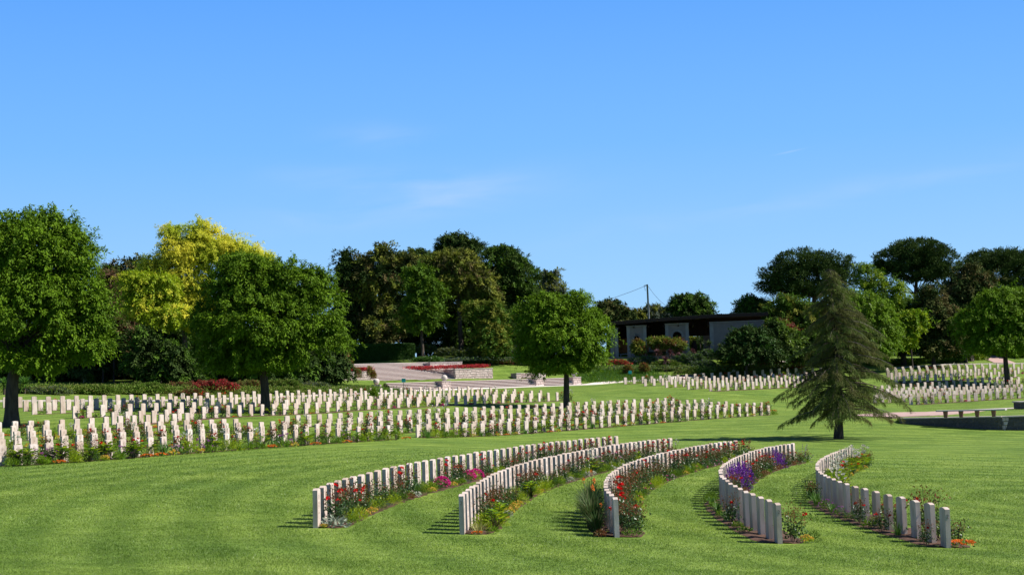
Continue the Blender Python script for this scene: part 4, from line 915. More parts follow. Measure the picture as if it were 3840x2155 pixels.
# ------------------------------------------------------------------ trees and shrubs
def crown(mb, ells, base, Y, nleaf, ln, wd, mats, clump=.8, droop=.3, flat=.75, sub=None, seed=0, depth=1., inner=.25, sprays=0, slen=.8, CF=1.5, shr=1.):
    """ells: ellipses seen in the photo (cx, cy, rx, ry[, forward metres]) at distance Y; leaves gather in clumps over them"""
    E = []
    for e in ells:
        cx, cy, rx, ry = e[:4]; dy = e[4] if len(e) > 4 else 0
        c = P(cx, cy, Y+dy)-base; k = (Y+dy)/F; rx, ry = rx*shr, ry*shr; E.append((c, np.array([rx*k, max(rx, ry*.8)*k*depth, ry*k])))
    A = np.array([e[1][0]*e[1][2]+e[1][1]*e[1][2]+e[1][0]*e[1][1] for e in E]); A /= A.sum()
    tot = sum(4*math.pi*(e[1][0]*e[1][2]+e[1][1]*e[1][2]+e[1][0]*e[1][1])/3 for e in E)
    nc = max(12, int(tot/(clump*clump*CF))); per = max(8, nleaf//nc); pos = []; axs = []; ups = []; sel = []
    for i in range(nc):
        c, r = E[rng.choice(len(E), p=A)]; u = unit(1)[0]; k = rng.uniform(.35, .8) if rng.random() < inner else rng.uniform(.84, 1.1)
        cc = c+u*(r-clump*.45).clip(.15)*k; rad = clump*rng.uniform(.4, 1.2); m = int(per*rng.uniform(.6, 1.4))
        v = unit(m); q = rng.random(m)**.55; pz = cc+v*rad*q[:, None]*np.array([1, 1, flat])
        pos.append(pz); axs.append(v*.7+u*.4+rng.normal(size=(m, 3))*.4+np.array([0, 0, -droop])); ups.append(v+u*.5+np.array([0, 0, .65])+rng.normal(size=(m, 3))*.17); sel.append(np.full(m, int(rng.integers(len(mats)))))
    for i in range(sprays):   # loose drooping twigs breaking the outline
        c, r = E[rng.choice(len(E), p=A)]; u = unit(1, -.5)[0]; s = c+u*r*rng.uniform(.92, 1.08); L_ = slen*rng.uniform(.5, 1.3); m = 26
        t = rng.random(m); d = u*np.array([1, 1, .5])+rng.normal(0, .3, 3)
        pz = s+d*L_*t[:, None]+np.array([0, 0, .25*L_])*t[:, None]-np.array([0, 0, .75*L_])*(t**2)[:, None]+rng.normal(size=(m, 3))*.09*slen
        pos.append(pz); axs.append(rng.normal(size=(m, 3))*.5+d*.5+np.array([0, 0, -.7*droop-.2])); ups.append(u*.6+np.array([0, 0, .8])+rng.normal(size=(m, 3))*.25); sel.append(np.full(m, int(rng.integers(len(mats)))))
    pos = np.concatenate(pos); axs = np.concatenate(axs); ups = np.concatenate(ups); sel = np.concatenate(sel); n = len(pos)
    L = ln*(.65+.7*rng.random(n)); W_ = wd*(.7+.6*rng.random(n))
    for j, m in enumerate(mats):
        s = sel == j
        if s.any(): add_leaves(mb, pos[s], axs[s], ups[s], L[s], W_[s], m)
    return E
def trunk_mesh(path, rads, limbs, mat, E=(), nb=14):
    mb = MB(); mb.tube(path, rads, mat, 9)
    top = np.array(path[-1]); fork = np.array(path[max(0, len(path)-2)])
    for a, b, r in limbs: 
        a, b = np.array(a, float), np.array(b, float); m = (a+b)/2+rng.normal(0, .15, 3)+np.array([0, 0, -.1*np.linalg.norm(b-a)*.3]); mb.tube([a, m, b], [r, r*.65, r*.25], mat, 6)
    for i in range(nb):
        if not len(E): break
        c, r = E[i % len(E)]; u = unit(1)[0]; b = c+u*r*.8; s = top if rng.random() < .6 else fork
        m = s*.55+b*.45+np.array([0, 0, -.05*np.linalg.norm(b-s)])+rng.normal(0, .2, 3); r0 = rads[-1]*.5
        mb.tube([s, (s+m)/2+rng.normal(0, .08, 3), m, b], [r0, r0*.75, r0*.5, r0*.12], mat, 5)
    return mb
TREES = 'trees standing round the cemetery lawn'
def tree(name, label, cat, bx, by, Y, ells, nleaf, ln, wd, mats, rad=.2, tx=None, ty=None, bark='bark', on=True, group=None, nb=14, **kw):
    base = P(bx, by, Y)
    if on: base[2] = gz(base[0], base[1])
    root = empty(name, tuple(base-np.array([0, 0, .03]))); mb = MB(); E = crown(mb, ells, base, Y, nleaf, ln, wd, [M[m] for m in mats], **kw)
    top = (P(tx, ty, Y)-base) if tx else np.array([0, 0, E[0][0][2]*.9])
    k = np.linspace(0, 1, 6)[:, None]; path = top*k+np.sin(k*5+bx)*np.array([[.06, .05, 0]]); rr = rad*np.array([1.35, 1.02, .95, .85, .7, .5])
    trunk_mesh(path, rr, [], M[bark], E, nb).build('trunk', root, smooth=True); mb.build('crown', root)
    tag(root, label, cat, group or TREES); return root
def shrub(name, label, cat, cx, cy, rx, ry, Y, n, ln, wd, mats, group=None, droop=.1, clump=.35, depth=.8, kind=None, flw=None):
    """low leafy mass: photo ellipse at distance Y, resting on the ground"""
    base = G(cx, Y, cy+ry); mb = MB(); k = Y/F; c = P(cx, cy, Y)-base
    zc = max(c[2], .1)
    u = unit(n, -.3); r = np.array([rx*k, max(rx*.5, ry)*k*depth, ry*k])
    m = rng.random(n)**.3; lump = 1+.18*np.sin(u[:, 0]*7+cx)*np.sin(u[:, 1]*6+cy)+.12*np.sin(u[:, 0]*15+u[:, 2]*9)
    pos = np.array([0, 0, zc])+u*r*(m*lump)[:, None]
    gzz = gzv(pos[:, 0]+base[0], pos[:, 1]+base[1])-base[2]; 
    low = pos[:, 2] < gzz+.05; pos[low, 2] = gzz[low]+.05+rng.random(low.sum())*.3
    h = pos[:, 2]-gzz
    ax = u*.8+rng.normal(size=(n, 3))*.5+np.array([0, 0, .25-droop]); up = u+np.array([0, 0, .5])+rng.normal(size=(n, 3))*.4
    j = rng.integers(len(mats), size=n); L = ln*(.7+.6*rng.random(n))
    for q, mm in enumerate(mats):
        s = j == q
        add_leaves(mb, pos[s], ax[s], up[s], L[s], wd, M[mm])
    o = link(name, mb.mesh(name)); o.location = base; tag(o, label, cat, group or 'shrubs and bushes banked behind the lawn', kind); return o

CEL = dict(ln=.23, wd=.10, clump=1.3, droop=.45, flat=.52, sprays=1500, slen=.8, inner=.2, shr=.92)
tree('round_crowned_tree', 'huge dense green leafy tree cut by the left edge', 'tree', 40, 1603, 97,
  [(90,935,215,150),(205,1000,165,170),(270,1180,140,180),(60,1190,290,200),(315,1300,100,75),(-80,1050,200,230),(110,1350,170,60),(20,900,120,110),(250,870,70,60),(345,1150,60,110),(150,820,90,45),(290,970,90,80),(120,1060,210,160),(0,1030,200,150)], 150000, mats=['cel','cel','cel2'], rad=.42, tx=60, ty=1300, nb=26, **CEL)
tree('round_crowned_tree', 'big dark green leafy tree with its trunk amid the left headstones', 'tree', 993, 1565, 116,
  [(930,1050,130,100),(1070,1085,140,120),(860,1130,110,125),(970,1220,230,160),(1185,1180,105,140),(810,1280,90,100),(1105,1310,110,80),(950,1350,190,60),(1275,1295,50,24),(1180,1050,60,45),(900,990,70,45),(760,1200,40,70),(1230,1260,60,60),(980,1120,150,100)], 145000, mats=['cel','cel','cel2'], rad=.34, tx=985, ty=1300, nb=26, **CEL)
tree('round_crowned_tree', 'rounded fresh green tree in the centre on a short forked trunk', 'tree', 2128, 1527, 133,
  [(2060,1165,85,65),(2160,1150,55,55),(2020,1235,90,85),(2200,1240,85,75),(2110,1270,145,90),(2005,1320,70,55),(2195,1330,75,50),(2100,1370,115,32),(2040,1120,45,22),(2175,1110,28,18),(1960,1180,35,35)], 80000, mats=['cel2','cel','cel2'], rad=.26, tx=2118, ty=1330, nb=20, **CEL)
tree('round_crowned_tree', 'light green rounded tree standing among headstones at the far right', 'tree', 3779, 1420, 175,
  [(3740,1150,75,60),(3690,1220,85,75),(3790,1230,105,95),(3860,1160,80,70),(3755,1290,125,38),(3640,1200,45,35),(3760,1100,45,20)], 42000, mats=['cel2','cel2','cel'], rad=.3, tx=3765, ty=1280, ln=.30, wd=.13, clump=.9, droop=.5, sprays=1500, slen=1.)
tree('round_crowned_tree', 'bright green leafy tree right behind the brown cedar', 'tree', 3225, 1352, 187,
  [(3235,1215,110,105),(3180,1160,85,70),(3300,1260,62,85),(3220,1300,110,40)], 30000, mats=['cel2','lime','cel2'], rad=.25, ln=.32, wd=.14, clump=.9, droop=.5, sprays=900, slen=1.)
# left woodland
K = dict(ln=.40, wd=.16, clump=1.0, sprays=300, slen=1.1)
tree('golden_locust', 'tall golden yellow tree behind the two big green trees', 'tree', 700, 1440, 152,
  [(757,868,52,38),(645,880,38,38),(690,950,90,58),(815,950,80,50),(690,1040,100,64),(630,1110,80,60),(720,1140,70,60),(580,1045,60,52),(872,915,40,34),(560,1000,42,32),(730,1190,55,60),(930,960,45,45)], 62000, mats=['yellow'], rad=.28, tx=690, ty=1150, bark='bark', nb=30, inner=.4, **{**K, 'ln':.26, 'wd':.10, 'clump':.6, 'droop':.25, 'flat':.6, 'sprays':1500, 'slen':.9})
tree('golden_locust', 'shaded yellow green tree left of the golden tree', 'tree', 560, 1445, 148, [(525,1090,55,62),(500,1060,35,35),(560,1160,85,50),(640,1190,90,40),(600,1080,60,50)], 40000, mats=['ygreen','ygreen','yellow'], rad=.2, **{**K, 'ln':.28, 'wd':.11, 'clump':.6, 'sprays':900, 'slen':.9})
tree('golden_locust', 'second golden tree showing above the big dark green tree', 'tree', 960, 1430, 165, [(925,968,32,24),(985,978,22,16),(930,1010,50,30)], 6000, mats=['yellow'], rad=.2, **K)
tree('evergreen_oak', 'brownish green evergreen between the left tree and the golden tree', 'tree', 450, 1440, 165, [(440,1045,65,55),(520,1010,60,45),(455,1150,85,110),(400,1290,70,80),(500,1290,80,90)], 26000, mats=['oak','dark'], rad=.3, **K)
tree('russet_tree', 'rusty brown leaved tree beside the left green tree', 'tree', 400, 1442, 160, [(395,1070,32,50),(405,1130,38,50),(420,1230,65,80),(400,1330,60,70)], 12000, mats=['rust','oak'], rad=.15, **K)
for q, (x, rx, y, ry) in enumerate([(330,90,1290,120),(230,100,1330,100),(520,100,1310,110),(640,80,1330,90),(800,120,1310,110),(90,110,1330,110),(-40,120,1250,160),(1000,130,1320,90),(1150,110,1330,90)]):
    tree('dark_evergreen', ['dark evergreen thicket below the brown oak','dark evergreen thicket right of the left trunk','dark evergreen thicket behind the fan palm','dark evergreen thicket below the golden tree','dark evergreen thicket behind the big dark green tree','dark evergreen thicket just right of the left edge','dark evergreen thicket at the left edge','dark evergreen thicket between the big dark tree and steps','dark evergreen thicket left of the clipped hedge'][q], 'tree', x, 1448, 156+q % 3*4, [(x, y, rx, ry), (x+20, y+50, rx*1.1, 85)], 16000, mats=['dark','dark','mid'] if q % 2 else ['dark'], rad=.2, group='dark evergreens under the left trees', **{**K, 'ln':.5, 'wd':.22})
# centre woodland
W = dict(ln=.42, wd=.17, clump=1.0, sprays=350, slen=1.1, droop=0.)
tree('cypress', 'narrow pointed dark cypress left of the brown oak', 'tree', 1300, 1380, 204, [(1297,975,14,38),(1295,1040,26,60),(1297,1120,36,80),(1300,1220,40,90)], 14000, mats=['dark','pine'], rad=.2, **{**W, 'clump':.7, 'droop':-.2})
tree('evergreen_oak', 'tall brownish oak left of the tall pine', 'tree', 1430, 1372, 204, [(1440,955,42,38),(1352,1000,38,50),(1430,1030,95,75),(1385,1110,90,95),(1490,1000,60,50),(1420,1220,105,85),(1530,985,45,35)], 42000, mats=['oak','oak','olive','dark'], rad=.35, **W)
tree('pine_tree', 'dark pine behind the green column tree', 'tree', 1575, 1370, 215, [(1560,985,62,42),(1610,1020,50,50),(1600,1110,55,80)], 18000, mats=['pine'], rad=.3, bark='bark_red', **{**W, 'clump':.8})
tree('leafy_tree', 'green upright tree behind the end of the clipped hedge', 'tree', 1585, 1365, 196, [(1570,1045,48,45),(1600,1100,50,55),(1580,1160,62,50),(1565,1210,50,28)], 24000, mats=['mid','cel'], rad=.2, **W)
tree('pine_tree', 'tallest dark pine on the centre skyline', 'tree', 1730, 1360, 230, [(1705,905,48,26),(1740,930,48,32),(1680,940,40,30),(1635,960,16,14),(1785,925,30,16),(1730,1000,60,60)], 18000, mats=['pine','dark'], rad=.35, bark='bark_red', **{**W, 'clump':.8})
tree('pine_tree', 'big domed pine right of the yellow green oak', 'tree', 1890, 1360, 216, [(1875,985,85,58),(1935,1050,85,80),(1960,1110,62,48),(1850,1090,80,80),(1900,1180,70,50)], 42000, mats=['pine','pine','mid'], rad=.4, bark='bark_red', **{**W, 'clump':.75})
tree('evergreen_oak', 'yellow green oak in front of the tallest pine', 'tree', 1730, 1362, 206, [(1650,985,50,35),(1720,985,62,45),(1780,1060,62,48),(1800,1085,50,36),(1765,1145,32,30),(1700,1060,70,50),(1850,1120,24,28)], 32000, mats=['olive','olive','oak'], rad=.3, **W)
tree('leafy_tree', 'pale green bushy tree below the big domed pine', 'tree', 1845, 1358, 197, [(1850,1170,26,36),(1840,1235,38,40),(1770,1165,22,32),(1850,1300,45,50)], 12000, mats=['olive','mid'], rad=.15, **{**W, 'clump':.8})
tree('dark_evergreen', 'dark evergreen under the yellow green oak', 'tree', 1700, 1362, 212, [(1700,1130,80,60),(1690,1230,105,75),(1760,1290,100,45),(1700,1320,100,30)], 26000, mats=['dark','mid','dark'], rad=.3, **W)
tree('dark_evergreen', 'dark evergreen left of the central round tree', 'tree', 1890, 1358, 205, [(1880,1240,70,60),(1930,1220,50,60),(1900,1300,90,35)], 18000, mats=['mid','dark'], rad=.2, **W)
tree('dark_evergreen', 'dark wall of foliage behind the clipped hedge', 'tree', 1440, 1372, 212, [(1510,1100,60,60),(1800,1190,60,60),(1440,1180,120,70),(1400,1260,60,30),(1500,1240,60,35),(1270,1250,35,60),(1560,1280,60,30)], 24000, mats=['dark'], rad=.3, **W)
tree('poplar', 'thin poplar tops left of the pole', 'tree', 2060, 1355, 226, [(2043,1050,12,28),(2078,1050,10,28),(2060,1090,42,24),(2100,1110,20,20),(2060,1150,50,50)], 7000, mats=['grey','olive'], rad=.15, **{**W, 'clump':.6, 'droop':-.1})
tree('olive_tree', 'dark olive tree behind the left end of the building', 'tree', 2280, 1340, 238, [(2285,1165,42,32),(2330,1185,40,25),(2240,1190,40,30)], 9000, mats=['oak','dark'], rad=.2, **W)
tree('olive_tree', 'grey green tree behind the roof left of the pole', 'tree', 2390, 1340, 240, [(2390,1190,42,20),(2370,1205,50,18)], 6000, mats=['olive','oak'], rad=.2, **W)
tree('olive_tree', 'grey green tree behind the roof right of the pole', 'tree', 2460, 1340, 240, [(2455,1180,38,26),(2480,1195,40,22)], 6500, mats=['olive','grey'], rad=.2, **W)
tree('leafy_tree', 'rounded dark tree standing clear above the roof', 'tree', 2585, 1340, 240, [(2570,1140,50,32),(2610,1130,35,24),(2640,1155,28,34),(2545,1165,32,24),(2600,1180,60,20)], 9500, mats=['mid','dark'], rad=.25, nb=18, **{**W, 'clump':.8})
tree('leafy_tree', 'small dark tree left of the first umbrella pine', 'tree', 2800, 1335, 228, [(2805,1145,34,30),(2840,1160,45,32),(2790,1180,30,20),(2850,1200,60,40)], 10000, mats=['mid','dark'], rad=.2, **{**W, 'clump':.8})
# right woodland
PN = dict(ln=.36, wd=.11, clump=.75, flat=.7, droop=-.3)
tree('umbrella_pine', 'wide umbrella pine behind the cedar', 'tree', 3053, 1330, 226, [(3010,985,115,55),(3090,990,105,50),(2940,1035,95,55),(3150,1040,80,60),(3040,1045,150,60),(2870,1070,38,42),(3000,1085,120,35)], 52000, mats=['pine','dark','pine'], rad=.5, tx=3053, ty=1110, bark='bark_red', nb=34, **PN)
tree('umbrella_pine', 'tall umbrella pine with its red trunk showing', 'tree', 3432, 1330, 226, [(3440,935,105,42),(3380,970,100,50),(3510,985,95,62),(3440,1010,125,50),(3300,1005,38,32)], 46000, mats=['pine','dark','pine'], rad=.45, tx=3436, ty=1050, bark='bark_red', nb=34, **PN)
tree('umbrella_pine', 'umbrella pine cut by the right edge', 'tree', 3790, 1325, 232, [(3710,975,90,42),(3790,970,95,42),(3770,1030,115,70),(3850,1040,80,80),(3665,1015,50,40)], 44000, mats=['pine','dark'], rad=.45, tx=3790, ty=1060, bark='bark_red', nb=26, **PN)
tree('evergreen_oak', 'grey green oak between the two right umbrella pines', 'tree', 3640, 1330, 214, [(3640,1030,48,40),(3690,1060,40,32),(3610,1090,70,50),(3650,1150,85,50)], 24000, mats=['oak','oak','dark'], rad=.3, **W)
tree('golden_locust', 'yellow green tree between the first two umbrella pines', 'tree', 3330, 1340, 205, [(3237,1005,22,18),(3260,1055,40,45),(3330,1110,60,60),(3350,1200,50,70)], 16000, mats=['ygreen','mid','cel'], rad=.2, **{**W, 'ln':.3, 'wd':.12})
tree('golden_locust', 'thin yellow leaved tree left of the dark right thicket', 'tree', 3420, 1345, 200, [(3425,1210,16,35),(3395,1270,14,45),(3440,1190,12,20)], 3500, mats=['ygreen','cel2'], rad=.1, **{**W, 'clump':.6})
tree('dark_evergreen', 'dark evergreen mass below the tall umbrella pine', 'tree', 3390, 1345, 208, [(3360,1170,75,50),(3360,1250,80,80),(3470,1160,50,55)], 22000, mats=['dark','mid'], rad=.3, **W)
tree('evergreen_oak', 'grey brown bushy oak right of the tall umbrella pine trunk', 'tree', 3500, 1345, 205, [(3490,1120,40,50),(3510,1200,70,60),(3460,1250,45,50),(3560,1230,60,70),(3520,1300,90,30)], 24000, mats=['oak','dark','oak'], rad=.25, **W)
tree('dark_evergreen', 'dark evergreen mass left of the right round tree', 'tree', 3620, 1345, 212, [(3610,1200,60,60),(3600,1280,60,40),(3560,1160,25,40)], 14000, mats=['dark'], rad=.2, **W)
tree('dark_evergreen', 'dark evergreen mass under the right edge pine', 'tree', 3800, 1335, 222, [(3800,1150,80,60),(3800,1250,90,60)], 14000, mats=['dark','mid'], rad=.2, **W)
tree('leafy_tree', 'mid green bushy tree left of the cedar top', 'tree', 2960, 1345, 212, [(2950,1160,60,50),(2960,1230,65,60),(2900,1190,40,35),(3040,1220,70,80)], 24000, mats=['olive','mid','mid'], rad=.2, **W)
tree('dark_evergreen', 'big dark bush before the right end of the building', 'tree', 2800, 1360, 193, [(2815,1268,62,34),(2762,1285,30,28),(2800,1325,100,32),(2870,1305,44,44)], 30000, mats=['dark','dark','hedge'], rad=.15, **{**W, 'clump':.7})
tree('leafy_tree', 'bright edged shrub tree right of the building', 'tree', 2905, 1355, 197, [(2905,1240,22,40),(2940,1290,40,50),(2900,1310,40,40)], 9000, mats=['lime','mid','dark'], rad=.1, **{**W, 'clump':.6})
tree('russet_tree', 'rusty red leaved shrub tree beside the building', 'tree', 2930, 1350, 202, [(2925,1245,24,32)], 1800, mats=['redsh'], rad=.08, **{**W, 'clump':.5})
tree('dark_evergreen', 'dark thicket between the building and the cedar', 'tree', 2980, 1355, 200, [(2990,1300,70,50),(3060,1300,60,50)], 12000, mats=['dark','mid'], rad=.1, **W)
tree('small_maple', 'small rounded shrub tree on a thin stem before the stone wall', 'tree', 1262, 1424, 168, [(1265,1320,42,24),(1240,1345,45,22),(1290,1350,38,18),(1262,1365,50,15)], 6500, mats=['olive','cel','redsh'], rad=.07, tx=1262, ty=1350, nb=14, ln=.26, wd=.11, clump=.5)

# the weeping cedar in front on the right
def cedar():
    bx, by, Y = 3145, 1644, 97; base = P(bx, by, Y); base[2] = gz(base[0], base[1]); k = Y/F
    root = empty('weeping_cedar', tuple(base-np.array([0, 0, .05]))); apex = P(3108, 1004, Y)-base
    tr = MB(); t = np.linspace(0, 1, 9)[:, None]; mid = P(3150, 1300, Y)-base
    path = (1-t)**2*0+2*t*(1-t)*(mid*1.02)+t**2*apex; path[:, 2] = t[:, 0]*apex[2]; tr.tube(path, np.linspace(.27, .03, 9)*np.array([1.25]+[1]*8), M['bark'], 9)
    br, fo = MB(), MB(); Hh = apex[2]
    prof = [(.13, 2.6, 2.6), (.20, 3.7, 3.3), (.27, 4.1, 4.4), (.40, 2.8, 3.6), (.52, 2.6, 3.0), (.62, 2.2, 2.7), (.74, 2.0, 2.3), (.84, 1.5, 1.5), (.93, 1.05, 1.0), (1, .6, .5)]
    hs = [q[0] for q in prof]; PA = []; PX = []; PU = []; PL = []; PW = []; G_ = []
    for i in range(185):
        h = .15+.85*(i/185)**.95; a = i*2.399+rng.normal(0, .25); d = np.array([math.cos(a), math.sin(a), 0])
        L = np.interp(h, hs, [q[1] for q in prof] if d[0] < 0 else [q[2] for q in prof])*rng.choice([.5, .7, .85, 1, 1.2])*rng.uniform(.85, 1.08); z0 = h*Hh
        s = np.array([np.interp(h, t[:, 0], path[:, c]) for c in (0, 1)]+[z0]); rise = rng.uniform(.05, .25)
        q = np.linspace(0, 1, 9)[:, None]; droop = rng.uniform(.18, .36)
        pth = s+d*L*q+np.array([0, 0, 1])*(rise*L*q-(droop+rise)*L*q**2.1); pth[:, :2] += rng.normal(0, .03, (9, 2))*L*.3
        br.tube(pth, np.linspace(.035+.02*(1-h), .006, 9), M['bark_pale'] if rng.random() < .12 else M['bark'], 4)
        m = int(88*L); u = rng.uniform(.12, 1, m)**.8; b = np.stack([np.interp(u, q[:, 0], pth[:, c]) for c in range(3)], 1)
        lat = np.cross(d, [0, 0, 1]); off = rng.normal(0, .10+.13*L*.4, m)[:, None]*lat*(1-.5*u[:, None])
        b = b+off+np.array([0, 0, -1])*np.abs(off).sum(1)[:, None]*.35
        ln = rng.uniform(.12, .5, m)*(.75+.25*(1-h)); ax = d*rng.uniform(.1, .9, m)[:, None]+lat*rng.normal(0, .35, m)[:, None]+np.array([0, 0, -1])*rng.uniform(.3, 1.8, m)[:, None]
        PA.append(b); PX.append(ax); PL.append(ln); PU.append(rng.normal(size=(m, 3))*.5+d+np.array([0, 0, .6]))
    PA = np.concatenate(PA); PX = np.concatenate(PX); PL = np.concatenate(PL); PU = np.concatenate(PU)
    add_leaves(fo, PA, PX, PU, PL, .03, M['conif'])
    # needles feathering each twig
    for _ in range(2):
        p = PA+PX/np.linalg.norm(PX, axis=1)[:, None]*(PL*rng.random(len(PL)))[:, None]; add_leaves(fo, p, PX+rng.normal(size=PX.shape)*.9, PU, .10, .022, M['conif'])
    tr.build('trunk', root, smooth=True); br.build('branches', root); fo.build('foliage', root)
    tag(root, 'drooping brownish green cedar standing alone on the lawn', 'tree', TREES)
cedar()
# ---- shrubs. left bank
SG = 'shrubs and bushes banked behind the lawn'
for x, y, rx, ry, Y, mats, lab in [
  (160,1472,110,20,131,['heath','grey'],'low heath bush at the far left behind the headstones'),(330,1470,120,24,134,['heath','mid'],'low green heath bush right of the left trunk'),
  (520,1462,120,24,137,['heath','mid','mid'],'low green heath bush before the fan palm'),(680,1462,75,26,140,['heath','redsh'],'brown tipped heath bush left of the russet bush'),
  (800,1456,90,27,139,['redsh','redsh','crim'],'wide russet red bush left of the dark tree trunk'),(720,1478,60,16,136,['redsh','heath'],'low russet bush in front of the wide russet one'),
  (930,1455,70,26,144,['heath','heath','redsh'],'olive brown heath bush at the dark tree trunk'),(1050,1452,90,26,147,['heath','mid'],'green heath bush right of the dark tree trunk'),
  (1160,1456,85,20,150,['heath','grey'],'grey green heath bush before the stone wall'),(1300,1464,90,13,155,['heath','grey'],'low grey heath bush below the agapanthus'),
  (1110,1418,60,10,172,['ygreen','heath'],'yellow green bush left of the stone wall'),(1165,1418,30,10,171,['crim','redsh'],'small crimson bush left of the stone wall'),
  (900,1415,50,22,160,['mid','palepk'],'pink flowering oleander under the dark tree'),
  (330,1425,16,22,150,['mid'],'small green bush in the left thicket'),(480,1380,28,50,152,['mid','dark'],'upright dark green bush left of the yuccas')]:
    shrub('heath_bush' if 'heath' in lab else 'bush', lab, 'bush', x, y, rx, ry, Y, int(rx*ry*2.6+800), .2, .07, mats)
# centre and right banks
for x, y, rx, ry, Y, mats, lab in [
  (1860,1313,60,28,199,['lav'],'silver blue lavender bush left of the central tree'),(1960,1320,40,26,201,['lav','grey'],'silver lavender bush hidden beside the central tree'),
  (1605,1350,56,10,192,['hedge','strap'],'low clipped green border above the upper stone wall'),(1600,1315,50,20,206,['grey','mid'],'grey green bush right of the clipped hedge'),
  (1680,1325,45,18,204,['grey','heath'],'mixed grey bush above the crimson bed'),(1760,1330,50,22,203,['grey','mid','olive'],'tall loose bush before the dark evergreens'),
  (1820,1350,45,12,199,['heath','yelp','grey'],'yellow dotted bush above the right end of the crimson bed'),(1720,1352,45,10,198,['grey','heath'],'low grey cushion bush above the crimson bed'),
  (1900,1360,60,9,198,['heath','redsh'],'thin brown ground cover bush on the upper bank'),(1960,1358,40,12,198,['heath','grey'],'loose bush left of the small steps'),
  (2310,1365,55,13,197,['redsh','heath','crim'],'red tipped heath bush left of the turquoise sign'),(2355,1390,16,18,191,['redsh','olive'],'small rust red bush behind the right turquoise sign'),
  (2416,1385,17,21,192,['redsh','olive'],'upright rust red bush right of the right turquoise sign'),
  (2410,1352,55,14,199,['lav','mid'],'blue green bush before the loquat trees'),(2500,1372,60,16,196,['heath','mid'],'olive green bush below the purple cordylines'),
  (2590,1358,62,30,197,['mid','grey'],'large rounded blue green bush right of the cordylines'),(2655,1338,26,26,200,['grey','mid'],'pointed grey green oleander before the building'),
  (2640,1372,50,18,196,['mid','grey'],'green bush at the foot of the oleander'),(2732,1362,35,13,199,['lime','ygreen'],'bright lime green bush on the right bank'),
  (2740,1388,85,16,196,['heath','heath','mid'],'long brownish heath bush behind the upper headstones'),(2600,1395,70,12,193,['heath','mid'],'low heath bush behind the upper headstones'),
  (2840,1355,50,13,203,['redsh','heath'],'brown red bush below the dark bush'),(2880,1384,45,11,200,['crim','redsh'],'crimson barberry bush at the right bank'),(2960,1384,50,14,201,['crim','redsh'],'crimson barberry bush beside the cedar'),
  (2920,1360,45,14,206,['heath','redsh'],'brown green bush above the crimson barberry'),(3040,1365,50,22,207,['mid','grey'],'green bush behind the cedar'),
  (3540,1325,70,14,221,['grey','lav'],'grey green rounded bush under the right pines'),(3450,1325,45,16,218,['grey','white'],'white dotted bush left of the grey bush'),
  (3540,1352,85,20,214,['lime','cel2'],'long lime green bush behind the far headstones'),(3640,1348,55,22,216,['lime','ygreen'],'tall lime green bush beside the pink path'),
  (3380,1365,70,12,209,['cel','mid'],'low green bush left of the lime bushes'),(3290,1360,60,16,208,['cel','mid'],'low green bush right of the cedar'),
  (3820,1345,50,16,220,['lime','ygreen'],'lime green bush at the right edge'),(3740,1330,40,16,224,['dark','mid'],'dark bush behind the right round tree')]:
    shrub('bush', lab, 'bush', x, y, rx, ry, Y, int(rx*ry*3.4+900), .26, .09, mats)
# crimson beds, agapanthus beds (too dense to count)
def along(name, lab, cat, pts, n, hh, mats, strap=False, wid=.8):
    """planting band along a world polyline"""
    pts = np.array(pts, float); t = rng.random(n)*(len(pts)-1); i = t.astype(int).clip(0, len(pts)-2); u = (t-i)[:, None]
    p = pts[i]*(1-u)+pts[i+1]*u; p = p+np.column_stack([rng.normal(0, 1, (n, 2))*wid*.4, np.zeros(n)])
    mb = MB(); lo = min(q[2] for q in pts)
    j = rng.integers(len(mats), size=n)
    if strap:
        zg = np.maximum(gzv(p[:, 0], p[:, 1]), -99); p[:, 2] = zg; ax = rng.normal(size=(n, 3))*.5+np.array([0, 0, 1.1]); up = rng.normal(size=(n, 3)); L = hh*(.6+.6*rng.random(n)); Wd = .07
    else:
        p[:, 2] += rng.random(n)*hh*.8; ax = rng.normal(size=(n, 3))*.6+np.array([0, 0, .5]); up = rng.normal(size=(n, 3))+np.array([0, 0, .8]); L = .2; Wd = .08
    for q, m in enumerate(mats):
        s = j == q
        add_leaves(mb, p[s], ax[s], up[s], L[s] if strap else L, Wd, M[m])
    o = link(name, mb.mesh(name)); tag(o, lab, cat, kind='stuff')
along('crimson_ground_cover', 'crimson leaved planting on top of the right stone wall', 'ground cover', [off(ms0, -4.5, 5.0, 5.75), off(ms0, .8, 1.2, 5.75), off(ms0, 4.6, .9, 5.75)], 3800, .45, ['crim', 'crim', 'crim', 'redsh'], wid=.8)
along('crimson_ground_cover', 'crimson leaved planting on top of the left stone wall', 'ground cover', [off(ms0, -10.8, .8, 5.7), off(ms0, -19, .8, 5.7)], 3600, .5, ['crim', 'crim', 'redsh'], wid=.9)
for pts, lab in [([G(1130, 162), G(1260, 164), G(1400, 166), G(1490, 167)], 'strap leaved agapanthus planting before the left stone wall'), ([G(2250, 188), G(2330, 190), G(2450, 191)], 'strap leaved agapanthus planting left of the upper headstones'), ([G(2210, 187), G(2300, 194), G(2400, 195)], 'strap leaved agapanthus planting behind the right turquoise sign')]:
    along('agapanthus', lab, 'ground cover', pts, 5200, .55, ['strap', 'cel2', 'strap'], True, 3.2)
along('heath_planting', 'low heath and grasses covering the bank below the left trees', 'ground cover', [G(-60, 132), G(200, 134), G(450, 138), G(700, 140), G(900, 144), G(1150, 150), G(1320, 155)], 26000, .75, ['heath', 'heath', 'heath', 'mid', 'lime'], wid=5.)
